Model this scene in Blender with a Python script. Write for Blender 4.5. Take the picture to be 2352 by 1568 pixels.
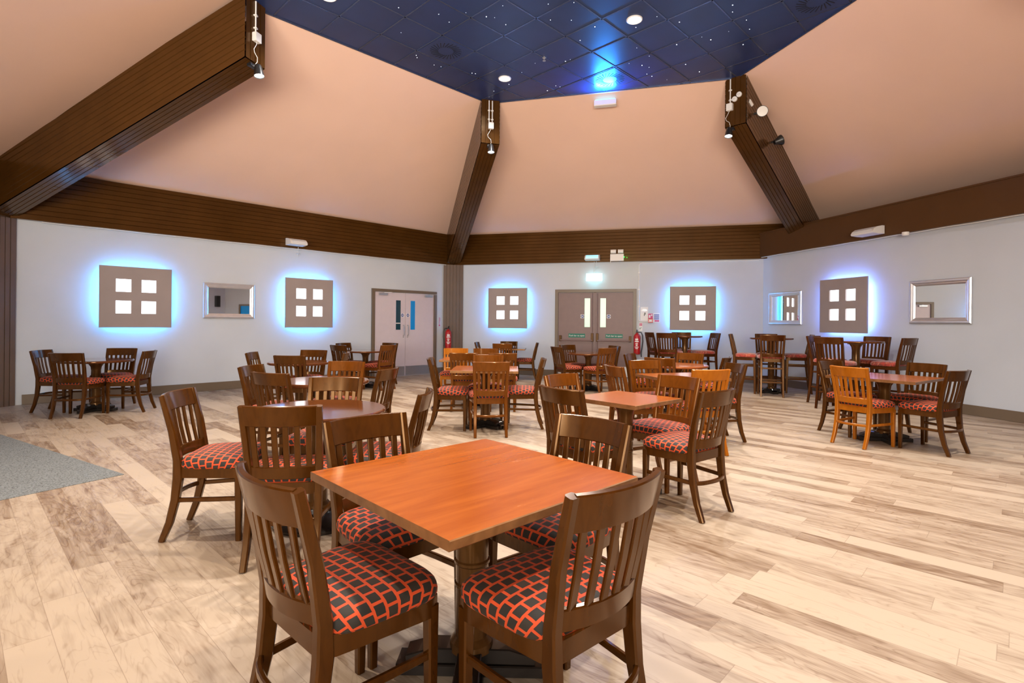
import bpy, bmesh, math, random
from mathutils import Vector, Matrix
R = math.radians
random.seed(7)
for o in list(bpy.data.objects):
    bpy.data.objects.remove(o)
sc = bpy.context.scene
COL = sc.collection

# ------------------------------------------------------------------ camera, world, exposure
cam_d = bpy.data.cameras.new('camera')
cam = bpy.data.objects.new('camera', cam_d)
COL.objects.link(cam)
sc.camera = cam
cam_d.sensor_width = 36.0
cam_d.lens = 1223.4355 / 2352 * 36
cam_d.shift_y = -(784 - 742.309) / 2352
cam_d.clip_start = 0.05
_c, _s = math.cos(.0087), math.sin(.0087)
cam.matrix_world = Matrix(((_c, -_s, 0, 0), (0, 0, -1, 0), (_s, _c, 0, 1.28), (0, 0, 0, 1)))
W_ = bpy.data.worlds.new('world')
sc.world = W_
W_.use_nodes = True
W_.node_tree.nodes['Background'].inputs[0].default_value = (.9, .85, .8, 1)
W_.node_tree.nodes['Background'].inputs[1].default_value = .05
sc.view_settings.view_transform = 'Standard'
sc.view_settings.look = 'None'
sc.view_settings.exposure = 0.0
sc.view_settings.gamma = 1.0
sc.view_settings.use_curve_mapping = False
sc.cycles.use_denoising = True
sc.cycles.max_bounces = 8
sc.cycles.diffuse_bounces = 5
sc.cycles.glossy_bounces = 4
sc.cycles.sample_clamp_indirect = 8
sc.cycles.caustics_reflective = False
sc.cycles.caustics_refractive = False

# room constants (metres)
V1, V2, V3, V4, V5, V6 = [Vector(v) for v in ((-7.46, 7.82), (-1.55, 13.77), (6.56, 11.62), (8.75, 3.53), (2.84, -2.41), (-5.26, -.27))]
I1, I2, I3, I4, I5, I6 = [Vector(v) for v in ((-3.46, 6.76), (-.46, 9.77), (3.64, 8.69), (4.75, 4.59), (1.76, 1.58), (-2.35, 2.67))]
CEN = Vector((.645, 5.68))
HW, HF, HC = 2.76, 3.52, 5.31
PR = Vector((5.56, 12.0))
uR = Vector((.26130, -.96526))

def lamp(name, kind, loc, energy, color, aim=None, size=.05, angle=None, blend=.4, size_y=None):
    d = bpy.data.lights.new(name, kind)
    d.energy = energy
    d.color = color
    if kind == 'AREA':
        d.size = size
        if size_y:
            d.shape = 'RECTANGLE'
            d.size_y = size_y
    else:
        d.shadow_soft_size = size
    if kind == 'SPOT':
        d.spot_size = R(angle)
        d.spot_blend = blend
    o = bpy.data.objects.new(name, d)
    COL.objects.link(o)
    o.location = loc
    if aim is not None:
        o.rotation_euler = (Vector(aim) - Vector(loc)).to_track_quat('-Z', 'Y').to_euler()
    return o

WARM = (1.0, .88, .74)
NEUT = (1.0, .96, .93)
BLUE = (.05, .40, 1.0)
# added warm fill lamps, unseen behind the camera
for i, (x, y) in enumerate(((-4.0, -2.2), (-1.6, -2.9), (.8, -3.4))):
    lamp('rear_fill_lamp', 'POINT', (x, y, 2.65), 120, WARM, size=.25)
# added fill spots, unseen behind the camera, to brighten the sloping ceiling
for i, (x, y, tx) in enumerate(((-3.6, -2.0, -2.5), (-1.0, -2.7, .3), (1.4, -3.2, 3.0), (.4, -3.0, -7.5))):
    lamp('ceiling_fill_spot', 'SPOT', (x, y, 1.9), 1900, WARM, (tx, 6.5, 5.2), 1.3, 84, 1.0)

# ------------------------------------------------------------------ materials
def new_mat(name):
    m = bpy.data.materials.new(name)
    m.use_nodes = True
    nt = m.node_tree
    b = nt.nodes['Principled BSDF']
    return m, nt, b

SPEC = {'brown_gloss_paint': .55, 'smooth_brown_paint': .3}
def simple(name, col, rough=.5, metal=0.0, coat=0.0, emis=None, strength=0.0, noise=.0, nscale=8, bump=0.0, bscale=60):
    m, nt, b = new_mat(name)
    b.inputs['Base Color'].default_value = (*col, 1)
    b.inputs['Roughness'].default_value = rough
    b.inputs['Metallic'].default_value = metal
    b.inputs['Coat Weight'].default_value = coat
    b.inputs['Specular IOR Level'].default_value = SPEC.get(name, .5)
    if name in SPEC:
        b.inputs['Specular Tint'].default_value = (1, .68, .40, 1)
    if emis:
        b.inputs['Emission Color'].default_value = (*emis, 1)
        b.inputs['Emission Strength'].default_value = strength
    if noise or bump:
        tc = nt.nodes.new('ShaderNodeTexCoord')
    if noise:
        n = nt.nodes.new('ShaderNodeTexNoise')
        n.inputs['Scale'].default_value = nscale
        n.inputs['Detail'].default_value = 4
        nt.links.new(tc.outputs['Object'], n.inputs['Vector'])
        r = nt.nodes.new('ShaderNodeValToRGB')
        r.color_ramp.elements[0].position = .3
        r.color_ramp.elements[1].position = .7
        r.color_ramp.elements[0].color = (*[c * (1 - noise) for c in col], 1)
        r.color_ramp.elements[1].color = (*[min(1, c * (1 + noise)) for c in col], 1)
        nt.links.new(n.outputs['Fac'], r.inputs['Fac'])
        nt.links.new(r.outputs['Color'], b.inputs['Base Color'])
    if bump:
        n2 = nt.nodes.new('ShaderNodeTexNoise')
        n2.inputs['Scale'].default_value = bscale
        nt.links.new(tc.outputs['Object'], n2.inputs['Vector'])
        bp = nt.nodes.new('ShaderNodeBump')
        bp.inputs['Strength'].default_value = bump
        bp.inputs['Distance'].default_value = .01
        nt.links.new(n2.outputs['Fac'], bp.inputs['Height'])
        nt.links.new(bp.outputs['Normal'], b.inputs['Normal'])
    return m

def wood(name, dark, light, rough=.28, coat=.3, stretch=(3, 3, 3), scale=6, scuff=0.0, rings=0.0):
    m, nt, b = new_mat(name)
    tc = nt.nodes.new('ShaderNodeTexCoord')
    mp = nt.nodes.new('ShaderNodeMapping')
    mp.inputs['Scale'].default_value = stretch
    nt.links.new(tc.outputs['Object'], mp.inputs['Vector'])
    n = nt.nodes.new('ShaderNodeTexNoise')
    n.inputs['Scale'].default_value = scale
    n.inputs['Detail'].default_value = 6
    n.inputs['Distortion'].default_value = .6
    nt.links.new(mp.outputs['Vector'], n.inputs['Vector'])
    r = nt.nodes.new('ShaderNodeValToRGB')
    r.color_ramp.elements[0].position = .32
    r.color_ramp.elements[1].position = .68
    r.color_ramp.elements[0].color = (*dark, 1)
    r.color_ramp.elements[1].color = (*light, 1)
    nt.links.new(n.outputs['Fac'], r.inputs['Fac'])
    out = r.outputs['Color']
    if scuff:
        n3 = nt.nodes.new('ShaderNodeTexNoise')
        n3.inputs['Scale'].default_value = 9
        n3.inputs['Detail'].default_value = 8
        n3.inputs['Roughness'].default_value = .75
        mp3 = nt.nodes.new('ShaderNodeMapping')
        mp3.inputs['Scale'].default_value = (1, 3.2, 1)
        mp3.inputs['Rotation'].default_value = (0, 0, .5)
        nt.links.new(tc.outputs['Object'], mp3.inputs['Vector'])
        nt.links.new(mp3.outputs['Vector'], n3.inputs['Vector'])
        r3 = nt.nodes.new('ShaderNodeValToRGB')
        r3.color_ramp.elements[0].position = .64
        r3.color_ramp.elements[1].position = .78
        nt.links.new(n3.outputs['Fac'], r3.inputs['Fac'])
        mx = nt.nodes.new('ShaderNodeMix')
        mx.data_type = 'RGBA'
        mul = nt.nodes.new('ShaderNodeMath')
        mul.operation = 'MULTIPLY'
        mul.inputs[1].default_value = scuff
        nt.links.new(r3.outputs['Color'], mul.inputs[0])
        nt.links.new(mul.outputs[0], mx.inputs['Factor'])
        nt.links.new(out, mx.inputs['A'])
        mx.inputs['B'].default_value = (.75, .45, .30, 1)
        out = mx.outputs['Result']
        mr = nt.nodes.new('ShaderNodeMath')
        mr.operation = 'MULTIPLY_ADD'
        mr.inputs[1].default_value = .35
        mr.inputs[2].default_value = rough
        nt.links.new(mul.outputs[0], mr.inputs[0])
        nt.links.new(mr.outputs[0], b.inputs['Roughness'])
    else:
        b.inputs['Roughness'].default_value = rough
    nt.links.new(out, b.inputs['Base Color'])
    b.inputs['Coat Weight'].default_value = coat * .25
    b.inputs['Specular Tint'].default_value = (1, .58, .26, 1)
    b.inputs['Coat Roughness'].default_value = .12
    b.inputs['Specular IOR Level'].default_value = .62
    return m

def floor_mat():
    m, nt, b = new_mat('plank_floor')
    N, L = nt.nodes.new, nt.links.new
    tc = N('ShaderNodeTexCoord')
    mp = N('ShaderNodeMapping')
    mp.vector_type = 'TEXTURE'
    mp.inputs['Rotation'].default_value = (0, 0, R(-43.5))
    L(tc.outputs['Object'], mp.inputs['Vector'])
    sp = N('ShaderNodeSeparateXYZ')
    L(mp.outputs['Vector'], sp.inputs[0])
    def M(op, a, b_=None, c=None):
        n = N('ShaderNodeMath')
        n.operation = op
        for i, v in enumerate((a, b_, c)):
            if v is None:
                continue
            if isinstance(v, (int, float)):
                n.inputs[i].default_value = v
            else:
                L(v, n.inputs[i])
        return n.outputs[0]
    PW, PL = .146, .92
    v = M('DIVIDE', sp.outputs['Y'], PW)
    row = M('FLOOR', v)
    fv = M('FRACT', v)
    wn = N('ShaderNodeTexWhiteNoise')
    wn.noise_dimensions = '1D'
    L(row, wn.inputs['W'])
    u = M('ADD', M('DIVIDE', sp.outputs['X'], PL), M('MULTIPLY', wn.outputs['Value'], 7.3))
    colu = M('FLOOR', u)
    fu = M('FRACT', u)
    wid = M('ADD', M('MULTIPLY', row, 13.71), M('MULTIPLY', colu, 5.137))
    w2 = N('ShaderNodeTexWhiteNoise')
    w2.noise_dimensions = '1D'
    L(wid, w2.inputs['W'])
    # grain
    cx = N('ShaderNodeCombineXYZ')
    L(M('ADD', M('MULTIPLY', sp.outputs['X'], 1.4), M('MULTIPLY', w2.outputs['Value'], 40)), cx.inputs[0])
    L(M('MULTIPLY', sp.outputs['Y'], 17), cx.inputs[1])
    L(M('MULTIPLY', w2.outputs['Value'], 91), cx.inputs[2])
    g = N('ShaderNodeTexNoise')
    g.inputs['Scale'].default_value = 1.6
    g.inputs['Detail'].default_value = 7
    g.inputs['Roughness'].default_value = .62
    g.inputs['Distortion'].default_value = 1.1
    L(cx.outputs[0], g.inputs['Vector'])
    # large figure, swirling streaks
    cx2 = N('ShaderNodeCombineXYZ')
    L(M('ADD', M('MULTIPLY', sp.outputs['X'], 1.1), M('MULTIPLY', w2.outputs['Value'], 60)), cx2.inputs[0])
    L(M('MULTIPLY', sp.outputs['Y'], 4.2), cx2.inputs[1])
    L(M('MULTIPLY', w2.outputs['Value'], 33), cx2.inputs[2])
    g2 = N('ShaderNodeTexNoise')
    g2.inputs['Scale'].default_value = 1.7
    g2.inputs['Detail'].default_value = 3
    g2.inputs['Distortion'].default_value = 2.4
    L(cx2.outputs[0], g2.inputs['Vector'])
    # fine vein lines following the figure
    vn = N('ShaderNodeTexNoise')
    vn.inputs['Scale'].default_value = 1.3
    vn.inputs['Detail'].default_value = 2
    vn.inputs['Distortion'].default_value = 1.6
    L(cx2.outputs[0], vn.inputs['Vector'])
    vein = M('PINGPONG', M('MULTIPLY', vn.outputs['Fac'], 9.0), .5)
    vl = M('MULTIPLY', M('SMOOTH_MIN', vein, .16, .05), 1.0)
    cx3 = N('ShaderNodeCombineXYZ')
    L(M('ADD', M('MULTIPLY', sp.outputs['X'], 2.2), M('MULTIPLY', w2.outputs['Value'], 17)), cx3.inputs[0])
    L(M('MULTIPLY', sp.outputs['Y'], 75), cx3.inputs[1])
    st = N('ShaderNodeTexNoise')
    st.inputs['Scale'].default_value = 1.2
    st.inputs['Detail'].default_value = 3
    L(cx3.outputs[0], st.inputs['Vector'])
    fig0 = M('ADD', M('MULTIPLY', g.outputs['Fac'], .50), M('MULTIPLY', g2.outputs['Fac'], .72))
    fig1 = M('ADD', fig0, M('MULTIPLY', M('SUBTRACT', st.outputs['Fac'], .5), .26))
    fig = M('ADD', fig1, M('MULTIPLY', M('SUBTRACT', vl, .14), .9))
    fac = M('ADD', fig, M('MULTIPLY', w2.outputs['Value'], .50))
    r = N('ShaderNodeValToRGB')
    e = r.color_ramp.elements
    e[0].position, e[0].color = .50, (.150, .086, .044, 1)
    e[1].position, e[1].color = 1.0, (.385, .295, .210, 1)
    x = e.new(.66)
    x.color = (.235, .160, .102, 1)
    x = e.new(.83)
    x.color = (.32, .238, .165, 1)
    L(fac, r.inputs['Fac'])
    # seams
    sv = M('LESS_THAN', M('MINIMUM', fv, M('SUBTRACT', 1, fv)), .008)
    su = M('LESS_THAN', M('MINIMUM', fu, M('SUBTRACT', 1, fu)), .0016)
    seam = M('MAXIMUM', sv, su)
    mx = N('ShaderNodeMix')
    mx.data_type = 'RGBA'
    L(M('MULTIPLY', seam, .55), mx.inputs['Factor'])
    L(r.outputs['Color'], mx.inputs['A'])
    mx.inputs['B'].default_value = (.16, .10, .06, 1)
    L(mx.outputs['Result'], b.inputs['Base Color'])
    b.inputs['Roughness'].default_value = .42
    return m

def fabric_squares():
    m, nt, b = new_mat('squares_fabric')
    N, L = nt.nodes.new, nt.links.new
    uv = N('ShaderNodeUVMap')
    uv.uv_map = 'UVMap'
    br = N('ShaderNodeTexBrick')
    br.offset = .5
    br.inputs['Color1'].default_value = (.020, .014, .008, 1)
    br.inputs['Color2'].default_value = (.011, .009, .007, 1)
    br.inputs['Mortar'].default_value = (.53, .056, .007, 1)
    br.inputs['Scale'].default_value = 1
    br.inputs['Brick Width'].default_value = .046
    br.inputs['Row Height'].default_value = .043
    br.inputs['Mortar Size'].default_value = .0055
    br.inputs['Mortar Smooth'].default_value = .15
    L(uv.outputs[0], br.inputs['Vector'])
    L(br.outputs['Color'], b.inputs['Base Color'])
    b.inputs['Roughness'].default_value = .75
    b.inputs['Sheen Weight'].default_value = .12
    b.inputs['Sheen Tint'].default_value = (1, .45, .3, 1)
    b.inputs['Sheen Roughness'].default_value = .4
    bp = N('ShaderNodeBump')
    bp.inputs['Strength'].default_value = .6
    bp.inputs['Distance'].default_value = .003
    inv = N('ShaderNodeMath')
    inv.operation = 'SUBTRACT'
    inv.inputs[0].default_value = 1
    L(br.outputs['Fac'], inv.inputs[1])
    L(inv.outputs[0], bp.inputs['Height'])
    L(bp.outputs['Normal'], b.inputs['Normal'])
    return m

def fabric_swirl():
    m, nt, b = new_mat('swirl_fabric')
    N, L = nt.nodes.new, nt.links.new
    uv = N('ShaderNodeUVMap')
    uv.uv_map = 'UVMap'
    n = N('ShaderNodeTexNoise')
    n.inputs['Scale'].default_value = 9
    n.inputs['Distortion'].default_value = 2.2
    L(uv.outputs[0], n.inputs['Vector'])
    r = N('ShaderNodeValToRGB')
    e = r.color_ramp.elements
    e[0].position, e[0].color = .45, (.34, .028, .012, 1)
    e[1].position, e[1].color = .62, (.44, .06, .02, 1)
    x = e.new(.53)
    x.color = (.10, .02, .012, 1)
    x = e.new(.57)
    x.color = (.48, .16, .09, 1)
    L(n.outputs['Fac'], r.inputs['Fac'])
    L(r.outputs['Color'], b.inputs['Base Color'])
    b.inputs['Roughness'].default_value = .75
    b.inputs['Sheen Weight'].default_value = .4
    return m

def carpet_mat():
    m, nt, b = new_mat('speckled_carpet')
    N, L = nt.nodes.new, nt.links.new
    tc = N('ShaderNodeTexCoord')
    mp = N('ShaderNodeMapping')
    mp.inputs['Scale'].default_value = (1, 2.2, 1)
    L(tc.outputs['Object'], mp.inputs['Vector'])
    n = N('ShaderNodeTexVoronoi')
    n.inputs['Scale'].default_value = 55
    L(mp.outputs['Vector'], n.inputs['Vector'])
    n2 = N('ShaderNodeTexNoise')
    n2.inputs['Scale'].default_value = 70
    L(mp.outputs['Vector'], n2.inputs['Vector'])
    r = N('ShaderNodeValToRGB')
    e = r.color_ramp.elements
    e[0].position, e[0].color = .36, (.045, .044, .044, 1)
    e[1].position, e[1].color = .52, (.165, .175, .172, 1)
    L(n2.outputs['Fac'], r.inputs['Fac'])
    L(r.outputs['Color'], b.inputs['Base Color'])
    b.inputs['Roughness'].default_value = .9
    return m

M_ = {}
M_['wall'] = simple('wall_paint', (.575, .615, .665), .7, noise=.03, nscale=1.5, bump=.05, bscale=30)
M_['peach'] = simple('warm_tinted_ceiling', (.80, .55, .42), .75, noise=.03, nscale=.8)  # peach tint of the warm light is put into the base colour
M_['brown'] = simple('brown_gloss_paint', (.062, .025, .005), .18, noise=.12, nscale=3, bump=.10, bscale=14)
M_['brown_col'] = simple('brown_column_paint', (.135, .085, .055), .32, noise=.08, nscale=3)
M_['soffit'] = simple('smooth_brown_paint', (.085, .040, .016), .34, noise=.06, nscale=2)
M_['skirt'] = simple('brown_skirting_paint', (.16, .115, .075), .4)
M_['floor'] = floor_mat()
M_['carpet'] = carpet_mat()
M_['tile'] = simple('dark_ceiling_tile', (.018, .037, .125), .32, noise=.15, nscale=2)
M_['tbar'] = simple('dark_gloss_grid', (.10, .13, .24), .24, metal=.7)
M_['vent_dark'] = simple('black_recess', (.004, .004, .005), .6)
M_['walnut'] = wood('walnut_stain', (.038, .0112, .0011), (.054, .0165, .0017), .19, .35, (6, 6, 1.2))
M_['walnut_lit'] = wood('walnut_stain_lit', (.088, .0235, .0022), (.115, .032, .003), .19, .35, (6, 6, 1.2))  # lighter walnut copy, light on these chairs put into the colour
M_['mahogany'] = wood('mahogany_stain', (.042, .0105, .0018), (.058, .0155, .003), .26, .35, (6, 6, 1.2))
M_['honey'] = wood('honey_stain', (.27, .075, .003), (.34, .10, .005), .28, .3, (6, 6, 1.2))
M_['top_orange'] = wood('orange_veneer', (.265, .056, .0065), (.35, .09, .013), .20, .3, (1.2, 9, 2), 1.8, scuff=.30)
M_['top_red'] = wood('red_brown_veneer', (.26, .068, .018), (.33, .092, .026), .16, .5, (1.2, 9, 2), 1.8)
M_['top_brown'] = wood('brown_veneer', (.080, .023, .007), (.105, .032, .010), .09, .8, (1.2, 9, 2), 1.8)
M_['edge'] = wood('table_edge_stain', (.12, .05, .018), (.20, .09, .035), .35, .2)
M_['base'] = wood('dark_pedestal_stain', (.062, .025, .006), (.085, .036, .010), .22, .4, (6, 6, 1.2))
M_['basefoot'] = simple('black_brown_base', (.013, .009, .007), .25, coat=.3)
M_['squares'] = fabric_squares()
M_['swirl'] = fabric_swirl()
M_['panel'] = simple('taupe_panel_paint', (.34, .285, .275), .6, noise=.04, nscale=3)
M_['glow'] = simple('lit_frosted_pane', (.9, .9, .9), .5, emis=(.88, .92, 1.0), strength=2.6)
M_['led'] = simple('blue_led_strip', (.1, .1, .2), .5, emis=BLUE, strength=78)
M_['led2'] = simple('violet_blue_led_strip', (.1, .1, .2), .5, emis=(.16, .32, 1.0), strength=70)
M_['silver'] = simple('silver_frame', (.80, .80, .82), .30, metal=.8, noise=.05)
M_['mirror'] = simple('mirror_glass', (.86, .88, .88), .015, metal=1)
M_['door_pale'] = simple('pale_pink_door_paint', (.64, .56, .60), .45, noise=.02)
M_['door_dark'] = simple('taupe_door_paint', (.205, .132, .125), .45, noise=.04)
M_['steel'] = simple('brushed_steel', (.55, .56, .58), .32, metal=.9)
M_['white'] = simple('white_plastic', (.80, .79, .77), .4)
M_['black'] = simple('black_plastic', (.012, .012, .013), .35)
M_['red'] = simple('red_enamel', (.45, .012, .012), .3)
M_['paper'] = simple('white_paper', (.82, .82, .82), .6)
M_['green'] = simple('green_sign', (.0, .16, .105), .5)
M_['signblue'] = simple('blue_sign', (.01, .05, .30), .5)
M_['magenta'] = simple('magenta_print', (.55, .03, .18), .5)
M_['glass_teal'] = simple('dark_teal_glass', (.008, .045, .065), .08)
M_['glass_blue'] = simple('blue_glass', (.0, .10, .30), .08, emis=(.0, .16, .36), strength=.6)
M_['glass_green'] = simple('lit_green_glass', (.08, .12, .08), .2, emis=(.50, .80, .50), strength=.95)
M_['exit'] = simple('lit_exit_sign', (.9, 1, 1), .4, emis=(.55, 1.0, 1.0), strength=2.0)
M_['cyanlamp'] = simple('lit_cyan_lens', (.6, .9, 1), .4, emis=(.10, .62, 1.0), strength=1.6)
M_['bulb'] = simple('lit_lamp_glass', (1, 1, 1), .4, emis=(1, .97, .9), strength=7)
M_['star'] = simple('lit_fibre_point', (1, 1, 1), .4, emis=(.85, .92, 1), strength=5)
M_['greenled'] = simple('green_indicator', (.0, .5, .1), .4, emis=(.02, 1, .1), strength=3)
M_['clear'] = simple('clear_plastic', (.75, .8, .85), .15)

# ------------------------------------------------------------------ mesh helpers
class MB:
    def __init__(self):
        self.v, self.f, self.mi, self.uv = [], [], [], None
    def add(self, verts, faces, mi=0):
        b = len(self.v)
        self.v += [tuple(p) for p in verts]
        for f in faces:
            self.f.append([b + i for i in f])
            self.mi.append(mi)
        return self
    def box(self, x0, x1, y0, y1, z0, z1, mi=0, c=0.0):
        if c > 0:
            cx, cy, cz = (x0 + x1) / 2, (y0 + y1) / 2, (z0 + z1) / 2
            return self.sweep([(x0, cy, cz), (x1, cy, cz)], [y1 - y0] * 2, [z1 - z0] * 2, (0, 0, 1), c, mi)
        v = [(x, y, z) for z in (z0, z1) for y in (y0, y1) for x in (x0, x1)]
        return self.add(v, [(0, 2, 3, 1), (4, 5, 7, 6), (0, 1, 5, 4), (2, 6, 7, 3), (0, 4, 6, 2), (1, 3, 7, 5)], mi)
    def quad(self, a, b, c, d, mi=0):
        return self.add([a, b, c, d], [(0, 1, 2, 3)], mi)
    def sweep(self, pts, ws, hs, up, ch=.004, mi=0, closed=False):
        """chamfered rectangular section swept along pts: ws across, hs along up"""
        pts = [Vector(p) for p in pts]
        n = len(pts)
        if not isinstance(ws, (list, tuple)):
            ws = [ws] * n
        if not isinstance(hs, (list, tuple)):
            hs = [hs] * n
        rings = []
        for i, p in enumerate(pts):
            if closed:
                t = pts[(i + 1) % n] - pts[i - 1]
            else:
                t = pts[min(i + 1, n - 1)] - pts[max(i - 1, 0)]
            t.normalize()
            u = Vector(up[i] if isinstance(up, list) else up)
            s = t.cross(u).normalized()
            u = s.cross(t).normalized()
            w, h = ws[i] / 2, hs[i] / 2
            c = min(ch, w * .9, h * .9)
            sec = [(w, -h + c), (w, h - c), (w - c, h), (-w + c, h), (-w, h - c), (-w, -h + c), (-w + c, -h), (w - c, -h)]
            rings.append([p + s * a + u * b for a, b in sec])
        v = [q for r_ in rings for q in r_]
        f = []
        for i in range(n if closed else n - 1):
            j = (i + 1) % n
            for k in range(8):
                f.append((i * 8 + k, j * 8 + k, j * 8 + (k + 1) % 8, i * 8 + (k + 1) % 8))
        if not closed:
            f.append(tuple(range(8)))
            f.append(tuple((n - 1) * 8 + k for k in reversed(range(8))))
        return self.add(v, f, mi)
    def tube(self, pts, r, n=8, mi=0):
        pts = [Vector(p) for p in pts]
        if not isinstance(r, (list, tuple)):
            r = [r] * len(pts)
        v, f = [], []
        ref = None
        for i, p in enumerate(pts):
            t = (pts[min(i + 1, len(pts) - 1)] - pts[max(i - 1, 0)]).normalized()
            if ref is None:
                ref = Vector((0, 0, 1)) if abs(t.z) < .9 else Vector((1, 0, 0))
            s = t.cross(ref).normalized()
            u = s.cross(t).normalized()
            ref = u
            for k in range(n):
                a = 2 * math.pi * k / n
                v.append(p + (s * math.cos(a) + u * math.sin(a)) * r[i])
        for i in range(len(pts) - 1):
            for k in range(n):
                f.append((i * n + k, i * n + (k + 1) % n, (i + 1) * n + (k + 1) % n, (i + 1) * n + k))
        f.append(tuple(reversed(range(n))))
        f.append(tuple((len(pts) - 1) * n + k for k in range(n)))
        return self.add(v, f, mi)
    def lathe(self, prof, n=32, mi=0, M=None):
        v, f = [], []
        for r_, z in prof:
            for k in range(n):
                a = 2 * math.pi * k / n
                v.append(Vector((r_ * math.cos(a), r_ * math.sin(a), z)))
        if M:
            v = [M @ q for q in v]
        for i in range(len(prof) - 1):
            for k in range(n):
                f.append((i * n + k, i * n + (k + 1) % n, (i + 1) * n + (k + 1) % n, (i + 1) * n + k))
        f.append(tuple(reversed(range(n))))
        f.append(tuple((len(prof) - 1) * n + k for k in range(n)))
        return self.add(v, f, mi)
    def prism(self, poly, z0, z1, mi=0):
        n = len(poly)
        v = [(x, y, z0) for x, y in poly] + [(x, y, z1) for x, y in poly]
        f = [tuple(reversed(range(n))), tuple(range(n, 2 * n))]
        f += [(i, (i + 1) % n, n + (i + 1) % n, n + i) for i in range(n)]
        return self.add(v, f, mi)
    def ribs(self, p00, p10, p01, p11, n, d, g=.16, mi=0):
        """boards running p00->p10, stacked p00->p01, raised by vector d with grooves between"""
        p00, p10, p01, p11, d = [Vector(q) for q in (p00, p10, p01, p11, d)]
        prof = []
        for i in range(n):
            a, b = i / n, (i + 1) / n
            w = (b - a)
            prof += [(a, 0), (a + w * g * .5, 0), (a + w * g, 1), (b, 1)] if i else [(a, 1), (b, 1)]
        v, f = [], []
        for t, k in prof:
            v.append(p00.lerp(p01, t) + d * k)
            v.append(p10.lerp(p11, t) + d * k)
        for i in range(len(prof) - 1):
            f.append((2 * i, 2 * i + 1, 2 * i + 3, 2 * i + 2))
        return self.add(v, f, mi)
    def mesh(self, name, mats, smooth=True, angle=32):
        me = bpy.data.meshes.new(name)
        me.from_pydata(self.v, [], self.f)
        for m in (mats if isinstance(mats, (list, tuple)) else [mats]):
            me.materials.append(m)
        for p, i in zip(me.polygons, self.mi):
            p.material_index = i
        bm = bmesh.new()
        bm.from_mesh(me)
        bmesh.ops.recalc_face_normals(bm, faces=bm.faces)
        bm.to_mesh(me)
        bm.free()
        if self.uv:
            lay = me.uv_layers.new(name='UVMap')
            for l in me.loops:
                lay.data[l.index].uv = self.uv[l.vertex_index]
        if smooth:
            for p in me.polygons:
                p.use_smooth = True
            me.set_sharp_from_angle(angle=R(angle))
        me.update()
        return me

def link(name, me, parent=None, loc=None, rot=None, label=None):
    o = bpy.data.objects.new(name, me)
    COL.objects.link(o)
    if parent:
        o.parent = parent
    if loc is not None:
        o.location = loc
    if rot is not None:
        o.rotation_euler = rot
    if label:
        o['label'] = label
    return o

def part(name, mb, mats, parent, label=None, **k):
    return link(name, mb.mesh(name, mats, **k), parent, label=label)

def tag(o, label, cat, group=None):
    o['label'], o['category'] = label, cat
    if group:
        o['group'] = group
    return o

def thing(name, label, cat, loc, rz=0.0, group=None):
    o = bpy.data.objects.new(name, None)
    o.empty_display_size = .1
    COL.objects.link(o)
    o.location = loc
    o.rotation_euler = (0, 0, rz)
    return tag(o, label, cat, group)

def struct(name, mb, mats, **k):
    o = link(name, mb.mesh(name, mats, **k))
    o['kind'] = 'structure'
    return o

def dup(root):
    r = root.copy()
    COL.objects.link(r)
    for c in list(root.children):
        d = c.copy()
        COL.objects.link(d)
        d.parent = r
        for e in list(c.children):
            g = e.copy()
            COL.objects.link(g)
            g.parent = d
    return r

def text(name, body, size, mat, parent, loc, rot, align='CENTER'):
    cu = bpy.data.curves.new(name, 'FONT')
    cu.body = body
    cu.size = size
    cu.align_x = align
    cu.align_y = 'CENTER'
    cu.extrude = .0008
    t = bpy.data.objects.new(name, cu)
    COL.objects.link(t)
    bpy.context.view_layer.update()
    me = bpy.data.meshes.new_from_object(t.evaluated_get(bpy.context.evaluated_depsgraph_get()))
    bpy.data.objects.remove(t)
    me.materials.clear()
    me.materials.append(mat)
    return link(name, me, parent, loc, rot)

def v3(p, h):
    return Vector((p.x, p.y, h))

# wall frames: origin, unit direction along the wall (left to right seen from the room)
uL = (V2 - V1).normalized()
uM = (V3 - V2).normalized()
WALLS = {'L': (V1, uL), 'M': (V2, uM), 'R': (PR, uR)}

def wall_at(w, s, h, off=0.0):
    """world position and heading of a point on a wall: local +x along the wall, local -y into the room"""
    o, u = WALLS[w]
    n = Vector((u.y, -u.x))
    p = o + u * s + n * off
    return (p.x, p.y, h), math.atan2(u.y, u.x)

# ------------------------------------------------------------------ room shell
mb = MB()
mb.add([(-13, -9, 0), (13, -9, 0), (13, 18, 0), (-13, 18, 0), (-13, -9, -.1), (13, -9, -.1), (13, 18, -.1), (-13, 18, -.1)],
       [(0, 1, 2, 3), (7, 6, 5, 4), (0, 4, 5, 1), (1, 5, 6, 2), (2, 6, 7, 3), (3, 7, 4, 0)])
struct('floor', mb, M_['floor'], smooth=False)

def wall(name, a, b, h0, h1, t=.15, mat='wall'):
    d = (b - a).normalized()
    n = Vector((-d.y, d.x))
    if (CEN - a).dot(n) > 0:
        n = -n
    mb = MB()
    q = [a, b, b + n * t, a + n * t]
    mb.prism([(p.x, p.y) for p in q], h0, h1)
    return struct(name, mb, M_[mat], smooth=False)

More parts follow.
